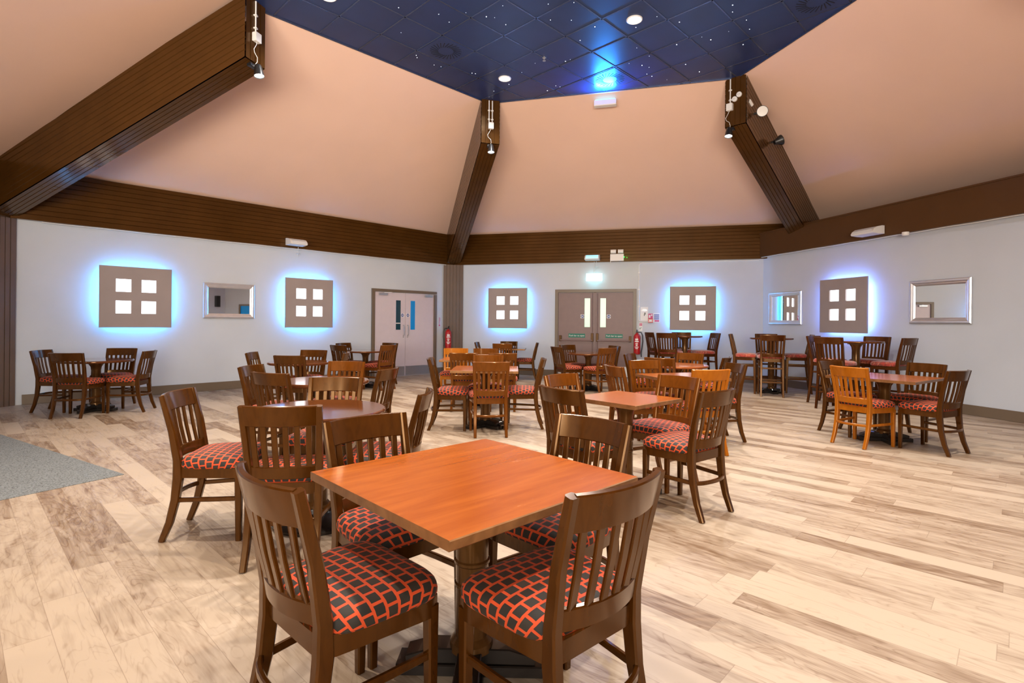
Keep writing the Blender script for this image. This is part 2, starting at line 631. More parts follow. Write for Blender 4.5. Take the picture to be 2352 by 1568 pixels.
wall('wall_left', V1, V2, 0, HF)
wall('wall_far', V2, V3, 0, HF)
wall('wall_right_outer', V3, V4, 0, HF)
wall('wall_right_rear', V4, V5, 0, HF)
wall('wall_left_rear', V6, V1, 0, HF)
back = Vector((-.2563, -.9666)) * 3.0
V5b, V6b = V5 + back, V6 + back
wall('wall_bar_right', V5, V5b, 0, HF)
wall('wall_bar_left', V6, V6b, 0, HF)
wall('wall_bar_rear', V5b, V6b, 0, HF)
mb = MB()
mb.prism([(p.x, p.y) for p in (V5, V6, V6b, V5b)], HF - .45, HF - .3)
struct('ceiling_bar', mb, M_['wall'], smooth=False)
# partition on the right, standing inside the outer wall
t0, t1 = -.75, 11.6
nR = Vector((uR.y, -uR.x))
a, b = PR + uR * -.12, PR + uR * t1
mb = MB()
mb.prism([(p.x, p.y) for p in (a, b, b - nR * .16, a - nR * .16)], 0, 3.30)
struct('wall_right', mb, M_['wall'], smooth=False)
a, b = PR + uR * -.10 + nR * .13, PR + uR * t1 + nR * .13
mb = MB()
mb.prism([(p.x, p.y) for p in (a, b, b - nR * .16, a - nR * .16)], 2.80, 3.30)
a2, b2 = a + nR * .012, b + nR * .012
mb.prism([(p.x, p.y) for p in (a2, b2, b2 - nR * .30, a2 - nR * .30)], 3.30, 3.325)
struct('trim_1', mb, M_['soffit'], smooth=False)

# ribbed fascia boards above the walls
def fascia(name, a, b, n=10, off=.10):
    d = (b - a).normalized()
    nn = Vector((-d.y, d.x))
    if (CEN - a).dot(nn) < 0:
        nn = -nn
    a, b = a + nn * (off - .012), b + nn * (off - .012)
    n3 = Vector((nn.x, nn.y, 0)) * .012
    mb = MB()
    mb.ribs(v3(a, HW), v3(b, HW), v3(a, HF), v3(b, HF), n, n3, .18)
    bk = Vector((nn.x, nn.y, 0)) * off
    mb.quad(v3(a, HW) + n3, v3(b, HW) + n3, v3(b, HW) - bk, v3(a, HW) - bk)
    mb.quad(v3(a, HF), v3(b, HF), v3(b, HF) - bk, v3(a, HF) - bk)
    return struct(name, mb, M_['brown'], angle=20)
fascia('trim_2', V1, V2)
fascia('trim_3', V2, V3)
fascia('trim_4', V3, V4)
fascia('trim_5', V6, V1)
fascia('trim_6', V4, V5)

# sloping peach ceiling, one plane per side
for i, (a, b, c, d) in enumerate(((V1, V2, I2, I1), (V2, V3, I3, I2), (V3, V4, I4, I3), (V4, V5, I5, I4), (V5, V6, I6, I5), (V6, V1, I1, I6))):
    mb = MB()
    lo = [v3(a, HF - .02), v3(b, HF - .02), v3(c, HC + .003), v3(d, HC + .003)]
    hi = [p + Vector((0, 0, .10)) for p in lo]
    mb.add(lo + hi, [(0, 1, 2, 3), (7, 6, 5, 4), (0, 4, 5, 1), (1, 5, 6, 2), (2, 6, 7, 3), (3, 7, 4, 0)])
    struct('ceiling_slope_%d' % (i + 1), mb, M_['peach'], smooth=False)

# dark flat ceiling
mb = MB()
mb.prism([(p.x, p.y) for p in (I1, I2, I3, I4, I5, I6)], HC, HC + .08)
struct('ceiling', mb, M_['tile'], smooth=False)

GO = Vector((1.147, 7.903))
GU = Vector((math.cos(R(45.2)), math.sin(R(45.2))))
GV = Vector((-GU.y, GU.x))
TS = .612
HEX = [I1, I2, I3, I4, I5, I6]
def inside(p, m=0.0):
    for i in range(6):
        a, b = HEX[i], HEX[(i + 1) % 6]
        d = (b - a).normalized()
        n = Vector((d.y, -d.x))
        if n.dot(CEN - a) < 0:
            n = -n
        if n.dot(p - a) < m:
            return False
    return True
def clip_line(o, d):
    ts = [t * .01 for t in range(-1200, 1200) if inside(o + d * (t * .01), .01)]
    return (min(ts), max(ts)) if ts else None
mb = MB()
for (axis, other) in ((GU, GV), (GV, GU)):
    for k in range(-16, 17):
        o = GO + other * (k * TS)
        r_ = clip_line(o, axis)
        if not r_:
            continue
        a, b = o + axis * r_[0], o + axis * r_[1]
        mb.sweep([v3(a, HC - .002), v3(b, HC - .002)], .024, .006, (0, 0, 1), .002)
struct('trim_7', mb, M_['tbar'], smooth=False)

# shadow-gap edge trim round the dark ceiling
mb = MB()
mb.sweep([v3(p + (CEN - p).normalized() * .01, HC - .006) for p in HEX], .02, .016, (0, 0, 1), .003, closed=True)
struct('trim_8', mb, M_['tbar'], smooth=False)

# rafters: ribbed box beams from the columns up to the dark ceiling
RAF = []
def rafter(name, V, I, prot, half=.165, sh=Vector((0, 0))):
    e = (CEN - V).normalized()
    p = Vector((-e.y, e.x))           # left of the inward direction
    A = V + e * .08 + sh              # low end
    B = I + e * prot                  # high end
    zA0, zB0 = HW + .0, HC - .78
    zA1, zB1 = HF + .05, HC
    mb = MB()
    g = .010
    up = Vector((0, 0, 1))
    for s in (1, -1):
        off = p * (half * s)
        n3 = Vector((p.x, p.y, 0)) * (g * s)
        a, b = A + off, B + off
        mb.ribs(v3(a, zA0), v3(b, zB0), v3(a, zA1), v3(b, zB1), 10, n3, .20)
    a0, a1 = A + p * half, A - p * half
    b0, b1 = B + p * half, B - p * half
    mb.ribs(v3(a0, zA0), v3(b0, zB0), v3(a1, zA0), v3(b1, zB0), 5, (0, 0, -g), .16)
    mb.ribs(v3(b0, zB0), v3(b0, zB1), v3(b1, zB0), v3(b1, zB1), 4, Vector((e.x, e.y, 0)) * g, .16)
    mb.quad(v3(a0, zA0), v3(a1, zA0), v3(a1, zA1), v3(a0, zA1))
    o = struct(name, mb, M_['brown'], angle=20)
    return B, e, p, zB0
r1 = rafter('beam_left', V1, I1, .20, sh=uL * -.10)
r2 = rafter('beam_far', V2, I2, .14)
r3 = rafter('beam_right', V3, I3, .05)
r4 = rafter('beam_right_rear', V4, I4, .1)
r5 = rafter('beam_rear', V5, I5, .1)
r6 = rafter('beam_left_rear', V6, I6, .1)

def column(name, V, half, off, sh=Vector((0, 0)), mat='brown_col'):
    e = (CEN - V).normalized()
    p = Vector((-e.y, e.x))
    F = V + e * off + sh
    mb = MB()
    g = .012
    a, b = F + p * half, F - p * half
    mb.ribs(v3(a, 0), v3(a, HW), v3(b, 0), v3(b, HW), 6, Vector((e.x, e.y, 0)) * g, .16)
    for s in (1, -1):
        a, b = F + p * half * s, F + p * half * s - e * .3
        mb.quad(v3(a, 0), v3(b, 0), v3(b, HW), v3(a, HW))
        # plain plinth round the foot
    struct(name, mb, M_[mat], angle=20)
    return F, e, p
c1 = column('column_left', V1, .2, .15, uL * -.13)
c2 = column('column_far', V2, .25, .17)
for nm, V in (('column_right', V4), ('column_rear', V5), ('column_left_rear', V6)):
    column(nm, V, .25, .17)

def skirting(name, w, s0, s1, h=.15, t=.018):
    mb = MB()
    loc, rz = wall_at(w, 0, 0)
    mb.box(s0, s1, -t, 0, 0, h, c=.004)
    o = struct(name, mb, M_['skirt'], smooth=False)
    o.location, o.rotation_euler = loc, (0, 0, rz)
skirting('baseboard_left', 'L', .2, 6.03)
skirting('baseboard_left_b', 'L', 7.87, 8.2)
skirting('baseboard_far', 'M', .3, 2.69)
skirting('baseboard_far_b', 'M', 4.67, 7.42)
skirting('baseboard_right', 'R', -.1, 11.5)

# speckled carpet on the left
mb = MB()
mb.prism([(-3.2, 4.41), (-7.0, 6.71), (-5.5, .58)], .0005, .004)
o = struct('floor_carpet', mb, M_['carpet'], smooth=False)

# ------------------------------------------------------------------ furniture prototypes
def outline(k=1.0, n=48, a0=.212, a1=.246, b0=-.195, b1=.196, pw=5):
    pts = []
    cy, hb = (b0 + b1) / 2, (b1 - b0) / 2
    for i in range(n):
        t = 2 * math.pi * i / n
        c, s = math.cos(t), math.sin(t)
        rr = (abs(c) ** pw + abs(s) ** pw) ** (-1 / pw)
        x, y = c * rr, s * rr
        a = a0 + (a1 - a0) * (y + 1) / 2
        pts.append((x * a * k, cy + y * hb * k))
    return pts

def cushion(mat, z0, z1, n=48):
    prof = [(0.02, 0), (.3, -.001), (.55, -.004), (.75, -.008), (.87, -.014), (.94, -.022), (.985, -.034), (1.0, -.052), (.995, -.068), (.97, -.076)]
    sc_ = (z1 - z0) / .076
    mb = MB()
    mb.uv = []
    base = outline(1.0, n)
    cy = .0005
    arc = 0
    pr = None
    v, f = [], []
    for i, (k, dz) in enumerate(prof):
        R0 = .19
        if pr:
            arc += math.hypot((k - pr[0]) * R0, dz - pr[1])
        else:
            arc = k * R0
        pr = (k, dz)
        for (x, y) in base:
            v.append((x * k, cy + (y - cy) * k, z1 + dz * sc_))
            q = arc / R0
            mb.uv.append((x * q + .5, (y - cy) * q + .5))
    for i in range(len(prof) - 1):
        for k in range(n):
            f.append((i * n + k, i * n + (k + 1) % n, (i + 1) * n + (k + 1) % n, (i + 1) * n + k))
    f.append(tuple(range(n)))
    f.append(tuple((len(prof) - 1) * n + k for k in reversed(range(n))))
    mb.add(v, f)
    return mb

def bow(x, d=.042, hw=.19):
    return d * (1 - (x / hw) ** 2)

def make_chair(name, woodm, fabric, tall=False):
    t = thing(name, '', 'chair', (0, 0, 0))
    W = woodm
    dz = .255 if tall else 0.0
    zs0, zs1 = .425 + dz, .500 + dz
    part('seat', cushion(fabric, zs0, zs1), fabric, t)
    mb = MB()
    mb.prism(outline(1.0, a0=.185, a1=.232, b0=-.205, b1=.178, pw=11), .368 + dz, .430 + dz)
    part('seat_frame', mb, W, t)
    for s in (1, -1):
        mb = MB()
        if tall:
            mb.sweep([(.206 * s, .165, 0), (.200 * s, .152, .66)], [.032, .040], [.034, .042], (0, 1, 0), .005)
        else:
            mb.sweep([(.206 * s, .152, 0), (.204 * s, .150, .40)], [.030, .040], [.030, .040], (0, 1, 0), .005)
        part('leg', mb, W, t)
    # rear legs rise into raked back posts
    if tall:
        ctr = [(-.262, 0, .180), (-.228, .22, .178), (-.205, .46, .176), (-.195, .66, .176), (-.202, .76, .178), (-.236, .94, .186), (-.275, 1.11, .192)]
    else:
        ctr = [(-.278, 0, .175), (-.236, .11, .174), (-.206, .24, .173), (-.192, .37, .173), (-.194, .47, .175), (-.222, .64, .183), (-.275, .846, .191)]
    for s in (1, -1):
        mb = MB()
        n = len(ctr)
        ws = [.032, .034, .037, .040, .038, .036, .034]
        hs = [.034, .040, .046, .052, .046, .038, .030]
        mb.sweep([(x * s, y, z) for (y, z, x) in ctr], ws, hs, (0, 1, 0), .006)
        part('leg', mb, W, t)
    def back(z):
        for (a, b) in zip(ctr, ctr[1:]):
            if a[1] <= z <= b[1]:
                k = (z - a[1]) / (b[1] - a[1])
                return a[0] + (b[0] - a[0]) * k, a[2] + (b[2] - a[2]) * k
        return ctr[-1][0], ctr[-1][2]
    def rail(z0, z1, th, n=13, rnd=True):
        zc = (z0 + z1) / 2
        yb, xb = back(zc)
        y0, _ = back(z0)
        y1, _ = back(z1)
        up = Vector((0, y1 - y0, z1 - z0)).normalized()
        pts, hh = [], []
        for i in range(n):
            x = -xb + .012 + (2 * xb - .024) * i / (n - 1)
            pts.append((x, yb - bow(x, .042, xb), zc))
            hh.append((Vector((0, y1 - y0, z1 - z0)).length))
        mb = MB()
        mb.sweep(pts, th, hh, tuple(up), .004)
        return mb
    topz = 1.110 if tall else .846
    part('crest_rail', rail(topz - .104, topz + .002, .021), W, t)
    lo = (.715, .775) if tall else (.458, .524)
    part('lower_rail', rail(lo[0], lo[1], .020), W, t)
    for k in range(6):
        x0 = -.1325 + .053 * k
        za, zb = lo[1] - .006, topz - .100
        ya, xa = back(za)
        yb_, xb_ = back(zb)
        mb = MB()
        xt = x0 * xb_ / xa
        mid = ((x0 + xt) / 2, (ya + yb_) / 2 - (bow(x0, .042, xa)) - .003, (za + zb) / 2)
        mb.sweep([(x0, ya - bow(x0, .042, xa), za), mid, (xt, yb_ - bow(xt, .042, xb_), zb)], .030, .012, (0, 1, 0), .003)
        part('slat', mb, W, t)
    if tall:
        for zc, yf in ((.27, True), (.52, False)):
            mb = MB()
            for s in (1, -1):
                mb.sweep([(.203 * s, .15, zc), (.177 * s, -.205, zc)], .018, .030, (0, 0, 1), .003)
            mb.sweep([(-.176, -.22, zc - .01), (.176, -.22, zc - .01)], .018, .030, (0, 0, 1), .003)
            if yf:
                mb.sweep([(-.203, .157, zc), (.203, .157, zc)], .020, .034, (0, 0, 1), .003)
            part('stretcher', mb, W, t)
    else:
        pts = [(.206, .155, .245), (.195, 0, .242), (.174, -.19, .238)]
        for k in range(1, 12):
            a = math.pi * k / 12
            pts.append((.172 * math.cos(a), -.20 - .060 * math.sin(a), .238))
        pts += [(-.174, -.19, .238), (-.195, 0, .242), (-.206, .155, .245)]
        mb = MB()
        mb.sweep(pts, .018, .026, (0, 0, 1), .004)
        part('stretcher', mb, W, t)
    return t

def pedestal_parts(t, top, col_r=.058, disc=False, tall=False, hide=False):
    mb = MB()
    h0 = .085
    c = col_r
    k = top / .69
    mb.lathe([(c * 1.35, h0), (c * 1.3, h0 + .03), (c * 1.02, h0 + .05), (c, .32 * k), (c * 1.08, .326 * k), (c * 1.08, .336 * k), (c, .342 * k), (c, .405 * k), (c * 1.09, .411 * k), (c * 1.09, .421 * k), (c, .427 * k),
              (c * .98, top - .10), (c * 1.1, top - .05), (c * 1.5, top - .012), (c * 1.5, top)], 28)
    part('pedestal', mb, M_['base'], t)
    mb = MB()
    if disc:
        mb.lathe([(.27, 0), (.275, .02), (.26, .035), (.10, .075), (.09, .10)], 40)
        part('base', mb, M_['basefoot'], t)
    else:
        L = .19 if top > .8 else .27
        for a in (45, 135):
            c, s = math.cos(R(a)), math.sin(R(a))
            mb.sweep([(-c * L, -s * L, .021), (c * L, s * L, .021)], .105, .042, (0, 0, 1), .004)
            mb.sweep([(-c * (L - .035), -s * (L - .035), .056), (-c * .14, -s * .14, .070), (c * .14, s * .14, .070), (c * (L - .035), s * (L - .035), .056)], .088, [.03, .056, .056, .03], (0, 0, 1), .004)
        part('base', mb, M_['basefoot'], t)

def square_table(name, label, loc, rz, sx, sy, top, group=None, rot45=False):
    t = thing(name, label, 'table', loc, rz, group)
    H = .72
    mb = MB()
    c = .003
    mb.box(-sx / 2, sx / 2, -sy / 2, sy / 2, H - .030, H, mi=0, c=c)
    # side edges carry the edge stain
    for i, f in enumerate(mb.f):
        zs = [mb.v[k][2] for k in f]
        if min(zs) < H - .0001:
            mb.mi[i] = 1
    part('tabletop', mb, [M_[top], M_['edge']], t, smooth=False)
    mb = MB()
    mb.box(-.17, .17, -.035, .035, H - .055, H - .029, c=.004)
    part('bearer', mb, M_['base'], t)
    pedestal_parts(t, H - .05, .060)
    return t

def round_table(name, label, loc, r_, top, H=.72, disc=False, group=None):
    t = thing(name, label, 'table', loc, random.uniform(0, 1.5), group)
    mb = MB()
    mb.lathe([(.0, H - .032), (r_ - .012, H - .032), (r_ - .003, H - .026), (r_, H - .016), (r_ - .003, H - .005), (r_ - .010, H), (0, H)], 64)
    part('tabletop', mb, M_[top], t)
    mb = MB()
    mb.lathe([(.12, H - .056), (.12, H - .031)], 8)
    part('bearer', mb, M_['base'], t)
    pedestal_parts(t, H - .05, .058, disc)
    return t

# ------------------------------------------------------------------ tables
TP = {}
def T(k, x, y):
    TP[k] = (x, y)
    return (x, y, 0)
square_table('square_table', 'large square orange-brown topped table nearest the camera', T('t0', -.14, 1.975), R(43.6), .86, .86, 'top_orange')
square_table('square_table', 'small square orange-topped table right of centre behind the nearest chairs', T('t7', .873, 4.079), R(42), .60, .60, 'top_orange')
square_table('square_table', 'square reddish table with the golden chair, behind the small orange square table', T('t8', 1.86, 5.83), R(17), .72, .72, 'top_red')
square_table('square_table', 'square brown table in the middle of the room with a block base', T('t6', -.32, 6.6), R(0), .80, .76, 'top_red')
square_table('square_table', 'square brown table beside the right wall, next to the honey coloured chair', T('t14', 4.192, 5.988), R(35), .86, .86, 'top_red')
square_table('square_table', 'square table under the light panel right of the far column', T('t11', -.09, 12.0), R(-4), .80, .72, 'top_brown')
square_table('rectangular_table', 'oblong table with four chairs, just before the far column and extinguisher', T('t12', -.54, 8.35), R(0), 1.10, .74, 'top_red')
round_table('round_table', 'round brown table just behind the nearest table, on the left', T('t1', -1.24, 3.43), .42, 'top_brown', disc=True)
round_table('round_table', 'second round brown table in the left row, reflecting blue light', T('t2', -1.8, 5.12), .42, 'top_brown')
round_table('round_table', 'third round table of the left row, below the second light panel', T('t3', -2.95, 7.42), .42, 'top_brown')
round_table('round_table', 'round table standing before the pale double doors', T('t4', -2.888, 10.517), .42, 'top_brown')
round_table('round_table', 'round table alone at far left, beside the ribbed left column', T('t5', -5.85, 7.5), .44, 'top_brown')
round_table('round_table', 'round orange table behind the square tables, right of the exit doors', T('t9', 2.33, 7.5), .42, 'top_red')
round_table('round_table', 'round brown table standing before the brown exit doors', T('t10', 1.487, 10.335), .42, 'top_brown')
round_table('bar_table', 'tall round bar table below the small blue-lit mirror', T('t15', 4.92, 10.1), .38, 'top_brown', 1.05)
round_table('bar_table', 'tall round bar table below the light panel on the right wall', T('t16', 5.46, 8.45), .38, 'top_brown', 1.05)
round_table('bar_table', 'tall round bar table below the light panel right of the exit doors', T('t17', 3.667, 11.3), .36, 'top_brown', 1.05)

# ------------------------------------------------------------------ chairs: crest position, heading, wood, label
CH = [
 (-0.686, 1.497, 47, 'w', 'dark wood chair in the left foreground, back to the camera, at the nearest table'),
 (0.300, 1.469, 131, 'w', 'dark wood chair in the right foreground, back to the camera, at the nearest table'),
 (-0.660, 2.429, -45.5, 'w', 'dark wood chair facing the camera at the far left side of the nearest table'),
 (0.369, 2.433, -135.2, 'w', 'almost black crested chair facing the camera at the far right side of the nearest table'),
 (-2.037, 3.255, 8, 'w', 'dark wood chair pulled well out to the left of the front round table'),
 (-1.185, 2.734, 97, 'w', 'dark wood chair, back to the camera, at the near side of the front round table'),
 (-1.356, 4.123, -88, 'w', 'dark chair with blue glints on its crest, between the two front round tables'),
 (-0.545, 3.358, 181, 'w', 'chair seen edge-on at the right of the front round table'),
 (-2.535, 5.181, -5, 'w', 'chair at the left side of the second round table, facing right'),
 (-2.033, 4.477, 68, 'w', 'chair with its back to the camera at the second round table, front left'),
 (-1.799, 5.814, -96, 'c', 'brown chair facing the camera behind the second round table'),
 (-1.151, 4.987, 168, 'w', 'chair angled at the right of the second round table'),
 (-3.596, 7.360, 6, 'w', 'chair edge-on at the left of the third round table by the left wall'),
 (-2.816, 6.742, 86, 'w', 'chair, back to the camera, in front of the third round table'),
 (-3.006, 8.097, -95, 'w', 'chair facing the camera behind the third round table, against the white wall'),
 (-2.340, 7.519, -170, 'w', 'chair seen edge-on at the right of the third round table'),
 (-3.229, 9.896, 60.7, 'w', 'chair at the front left of the table by the pale double doors'),
 (-3.454, 10.909, -26, 'w', 'chair at the back left of the table by the pale double doors'),
 (-2.332, 10.094, 150, 'c', 'brown chair at the front right of the table by the pale double doors'),
 (-2.543, 11.146, -118, 'w', 'chair at the back right of the table by the pale double doors'),
 (-6.584, 7.450, 8, 'w', 'leftmost chair of the far left round table, facing right'),
 (-5.741, 6.860, 98, 'w', 'chair with its back to the camera at the far left round table'),
 (-5.955, 8.143, -78, 'w', 'chair facing the camera behind the far left round table'),
 (-5.150, 7.585, 192, 'w', 'rightmost chair of the far left round table, facing left'),
 (-0.985, 6.500, 2, 'w', 'chair edge-on at the left of the central square table, facing right'),
 (-0.226, 5.944, 97, 'c', 'chair with its back to the camera at the near side of the central square table'),
 (-0.316, 7.250, -92, 'c', 'chair on the far side of the central square table, facing the camera'),
 (0.385, 6.626, 178, 'w', 'chair edge-on at the right of the central square table, facing left'),
 (0.330, 3.600, 40, 'w', 'chair with its back to the camera at the near left of the small square table'),
 (0.425, 4.558, -48, 'c', 'orange-brown chair at the far left side of the small square table'),
 (1.405, 4.471, -143, 'c', 'orange-brown chair facing the camera behind the small square table'),
 (1.378, 3.555, 128, 'w', 'chair with pale-lit seat at the near right of the small square table'),
 (1.059, 5.544, 17, 'c', 'chair at the left of the reddish square table, behind the small square table'),
 (1.597, 6.409, -78, 'c', 'chair facing the camera on the far side of the reddish square table'),
 (1.945, 5.180, 103, 'h', 'golden chair with its back to the camera at the reddish square table'),
 (2.534, 6.011, -171, 'w', 'chair with blue-glinting crest at the right of the reddish square table'),
 (1.730, 7.830, -34, 'w', 'chair at the left of the round orange table, near the exit doors'),
 (1.921, 6.930, 52, 'c', 'chair with its back to the camera in front of the round orange table'),
 (2.720, 8.110, -128, 'c', 'chair facing the camera behind the round orange table'),
 (2.900, 7.174, 145, 'w', 'chair edge-on at the right of the round orange table'),
 (0.837, 10.051, 24, 'w', 'front left chair of the table before the brown exit doors'),
 (1.131, 10.903, -57, 'w', 'back left chair of the table before the brown exit doors, with a blue edge'),
 (1.747, 9.671, 120, 'c', 'front right chair of the table before the brown exit doors'),
 (2.060, 10.659, -158, 'w', 'back right chair of the table before the brown exit doors'),
 (-0.793, 12.059, -8, 'w', 'chair edge-on at the left of the table under the panel by the far column'),
 (-0.066, 12.733, -95, 'w', 'chair against the far wall behind the table under the light panel'),
 (-0.203, 11.300, 88, 'c', 'chair with its back to the camera at the table under the far light panel'),
 (0.567, 12.067, 176, 'w', 'chair in profile at the right of the table under the far light panel'),
 (-0.945, 9.022, -88, 'h', 'bright orange wooden chair at the oblong table, before the far column'),
 (-0.440, 9.019, -91, 'c', 'brown chair right of the orange chair, behind the oblong table'),
 (-0.690, 7.660, 87, 'c', 'left chair of two with backs to the camera at the oblong table'),
 (-0.130, 7.690, 92, 'c', 'right chair of two with backs to the camera at the oblong table'),
 (3.945, 6.600, -70, 'w', 'chair at the far left side of the square table by the right wall'),
 (3.600, 5.693, 24, 'h', 'honey orange chair, back to the camera, at the square table by the right wall'),
 (4.900, 6.286, -154, 'w', 'chair facing the camera on the wall side of the square table at right'),
 (4.480, 5.330, 115, 'w', 'chair, back to the camera, at the near right of the square table by the wall'),
]
ST = [
 (4.255, 10.348, -27, 'bar stool edge-on at the left of the tall table below the blue mirror'),
 (4.656, 9.512, 68, 'bar stool with its back to the camera at the tall table below the blue mirror'),
 (5.117, 10.726, -105, 'bar stool behind the tall table below the blue mirror, mostly hidden'),
 (5.703, 10.125, 157, 'bar stool in profile at the right of the tall table below the blue mirror'),
 (5.120, 9.050, -58, 'bar stool at the far left side of the tall table under the right wall panel'),
 (4.830, 8.130, 35, 'bar stool with its back to the camera, front left of the right wall tall table'),
 (5.956, 7.963, 117, 'bar stool at the front right of the tall table under the right wall panel'),
 (6.079, 8.859, -150, 'bar stool against the wall at the back right of the right wall tall table'),
 (2.970, 11.540, 10, 'blue-lit bar stool beside the brown exit doors, at the left of its tall table'),
 (3.151, 10.860, 58, 'bar stool, back to the camera, at the tall table right of the exit doors'),
 (3.800, 11.942, -105, 'bar stool behind the tall table right of the exit doors'),
 (4.306, 11.258, -174, 'bar stool at the right of the tall table by the exit doors, facing left'),
]
protos = {}
def put(kind, x, y, a, label, group):
    if kind not in protos:
        if kind == 's':
            t = make_chair('bar_stool', M_['mahogany'], M_['swirl'], True)
        else:
            t = make_chair('dining_chair', {'w': M_['walnut'], 'c': M_['walnut_lit'], 'h': M_['honey']}[kind], M_['squares'])
        protos[kind] = t
    else:
        t = dup(protos[kind])
    f = Vector((math.cos(R(a)), math.sin(R(a))))
    p = Vector((x, y)) + f * .275
    t.location = (p.x, p.y, 0)
    t.rotation_euler = (0, 0, R(a - 90))
    t['label'] = label
    t['category'] = 'bar stool' if kind == 's' else 'chair'
    t['group'] = group
for x, y, a, k, lab in CH:
    put(k, x, y, a, lab, 'slat-back dining chairs with square-patterned seats')
for x, y, a, lab in ST:
    put('s', x, y, a, lab, 'tall slat-back bar stools with red seats')

# ------------------------------------------------------------------ light panels on the walls
def light_panel(label, w, s, led='led'):
    loc, rz = wall_at(w, s, 1.657)
    t = thing('light_panel', label, 'wall light panel', loc, rz, 'square backlit wall panels')
    cx = (-.18, .17)
    cz = (-.165, .19)
    hs = .105
    xs = [-.5] + [v for c in cx for v in (c - hs, c + hs)] + [.5]
    zs = [-.5] + [v for c in cz for v in (c - hs, c + hs)] + [.5]
    mb = MB()
    y0, y1 = -.125, -.095
    for i in range(5):
        for j in range(5):
            if i in (1, 3) and j in (1, 3):
                continue
            for y in (y0, y1):
                mb.quad((xs[i], y, zs[j]), (xs[i + 1], y, zs[j]), (xs[i + 1], y, zs[j + 1]), (xs[i], y, zs[j + 1]))
    def rim(a, b, c, d):
        P = [(a, c), (b, c), (b, d), (a, d)]
        for k in range(4):
            p, q = P[k], P[(k + 1) % 4]
            mb.quad((p[0], y0, p[1]), (q[0], y0, q[1]), (q[0], y1, q[1]), (p[0], y1, p[1]))
    rim(-.5, .5, -.5, .5)
    for i in (1, 3):
        for j in (1, 3):
            rim(xs[i], xs[i + 1], zs[j], zs[j + 1])
    me = mb.mesh('board', M_['panel'], smooth=False)
    bm = bmesh.new()
    bm.from_mesh(me)
    bmesh.ops.remove_doubles(bm, verts=bm.verts, dist=1e-5)
    bmesh.ops.recalc_face_normals(bm, faces=bm.faces)
    bm.to_mesh(me)
    bm.free()
    link('board', me, t)
    for i in (1, 3):
        for j in (1, 3):
            mb = MB()
            mb.box(xs[i] - .01, xs[i + 1] + .01, -.096, -.090, zs[j] - .01, zs[j + 1] + .01)
            part('pane', mb, M_['glow'], t, label='white lit square pane', smooth=False)
    mb = MB()
    mb.box(-.42, .42, -.092, 0, -.42, .42)
    part('back_box', mb, M_['white'], t, smooth=False)
    mb = MB()
    e = .430
    for (a, b) in (((-.40, e), (.40, e)), ((-.40, -e), (.40, -e)), ((e, -.40), (e, .40)), ((-e, -.40), (-e, .40))):
        mb.box(min(a[0], b[0]) - .004, max(a[0], b[0]) + .004, -.088, -.066, min(a[1], b[1]) - .004, max(a[1], b[1]) + .004)
    part('light_strip', mb, M_[led], t, label='glowing blue light strip', smooth=False)
    return t
light_panel('taupe panel with four lit squares, leftmost on the left wall', 'L', 1.596)
light_panel('taupe panel with four lit squares, left of the pale double doors', 'L', 4.555)
light_panel('taupe panel with four lit squares, between far column and brown exit doors', 'M', 1.515)
light_panel('taupe panel with four lit squares, right of the brown exit doors', 'M', 5.893)
light_panel('taupe panel with four lit squares, between the two mirrors on right wall', 'R', 2.297, 'led2')

# ------------------------------------------------------------------ mirrors
def wall_mirror(label, w, s, h, sx, sz):
    loc, rz = wall_at(w, s, h)
    t = thing('wall_mirror', label, 'mirror', loc, rz, 'silver framed mirrors')
    X, Z = sx / 2, sz / 2
    prof = [(0, 0), (0, .028), (.014, .040), (.035, .040), (.055, .028), (.066, .030), (.078, .022), (.088, .014), (.09, .008)]
    mb = MB()
    v, f = [], []
    n = len(prof)
    for (sx_, sz_) in ((-1, -1), (1, -1), (1, 1), (-1, 1)):
        for (d, y) in prof:
            v.append((sx_ * (X - d), -y, sz_ * (Z - d)))
    for k in range(4):
        for i in range(n - 1):
            a, b = k * n + i, ((k + 1) % 4) * n + i
            f.append((a, b, b + 1, a + 1))
    mb.add(v, f)
    part('frame', mb, M_['silver'], t, angle=25)
    mb = MB()
    mb.box(-X + .085, X - .085, -.010, -.004, -Z + .085, Z - .085)
    part('glass', mb, M_['mirror'], t, smooth=False)
wall_mirror('silver framed mirror on the left wall, between two light panels', 'L', 3.057, 1.65, .89, .65)
wall_mirror('smaller-looking silver mirror glowing blue in the far right corner', 'R', .79, 1.65, .92, .69)
wall_mirror('silver framed mirror at far right of the right wall', 'R', 3.934, 1.675, .92, .68)

# ------------------------------------------------------------------ doors
def sub(name, mats, parent, boxes, label=None, c=0.0, smooth=False):
    mb = MB()
    for b in boxes:
        mb.box(*b, c=c)
    return part(name, mb, mats, parent, label=label, smooth=smooth)

def disc_sign(parent, x, z, y=-.016):
    o = sub('fire_door_sign', M_['paper'], parent, [(x - .045, x + .045, y - .002, y + .004, z - .045, z + .045)], label='white square door sign with blue disc')
    mb = MB()
    mb.lathe([(.038, 0), (.038, .001)], 24, M=Matrix.Translation((x, y - .002, z)) @ Matrix.Rotation(math.pi / 2, 4, 'X'))
    part('disc', mb, M_['signblue'], o, smooth=False)
    sub('lettering', M_['paper'], o, [(x - .028, x + .028, y - .0042, y - .0028, z + d - .003, z + d + .003) for d in (-.012, 0, .012)])

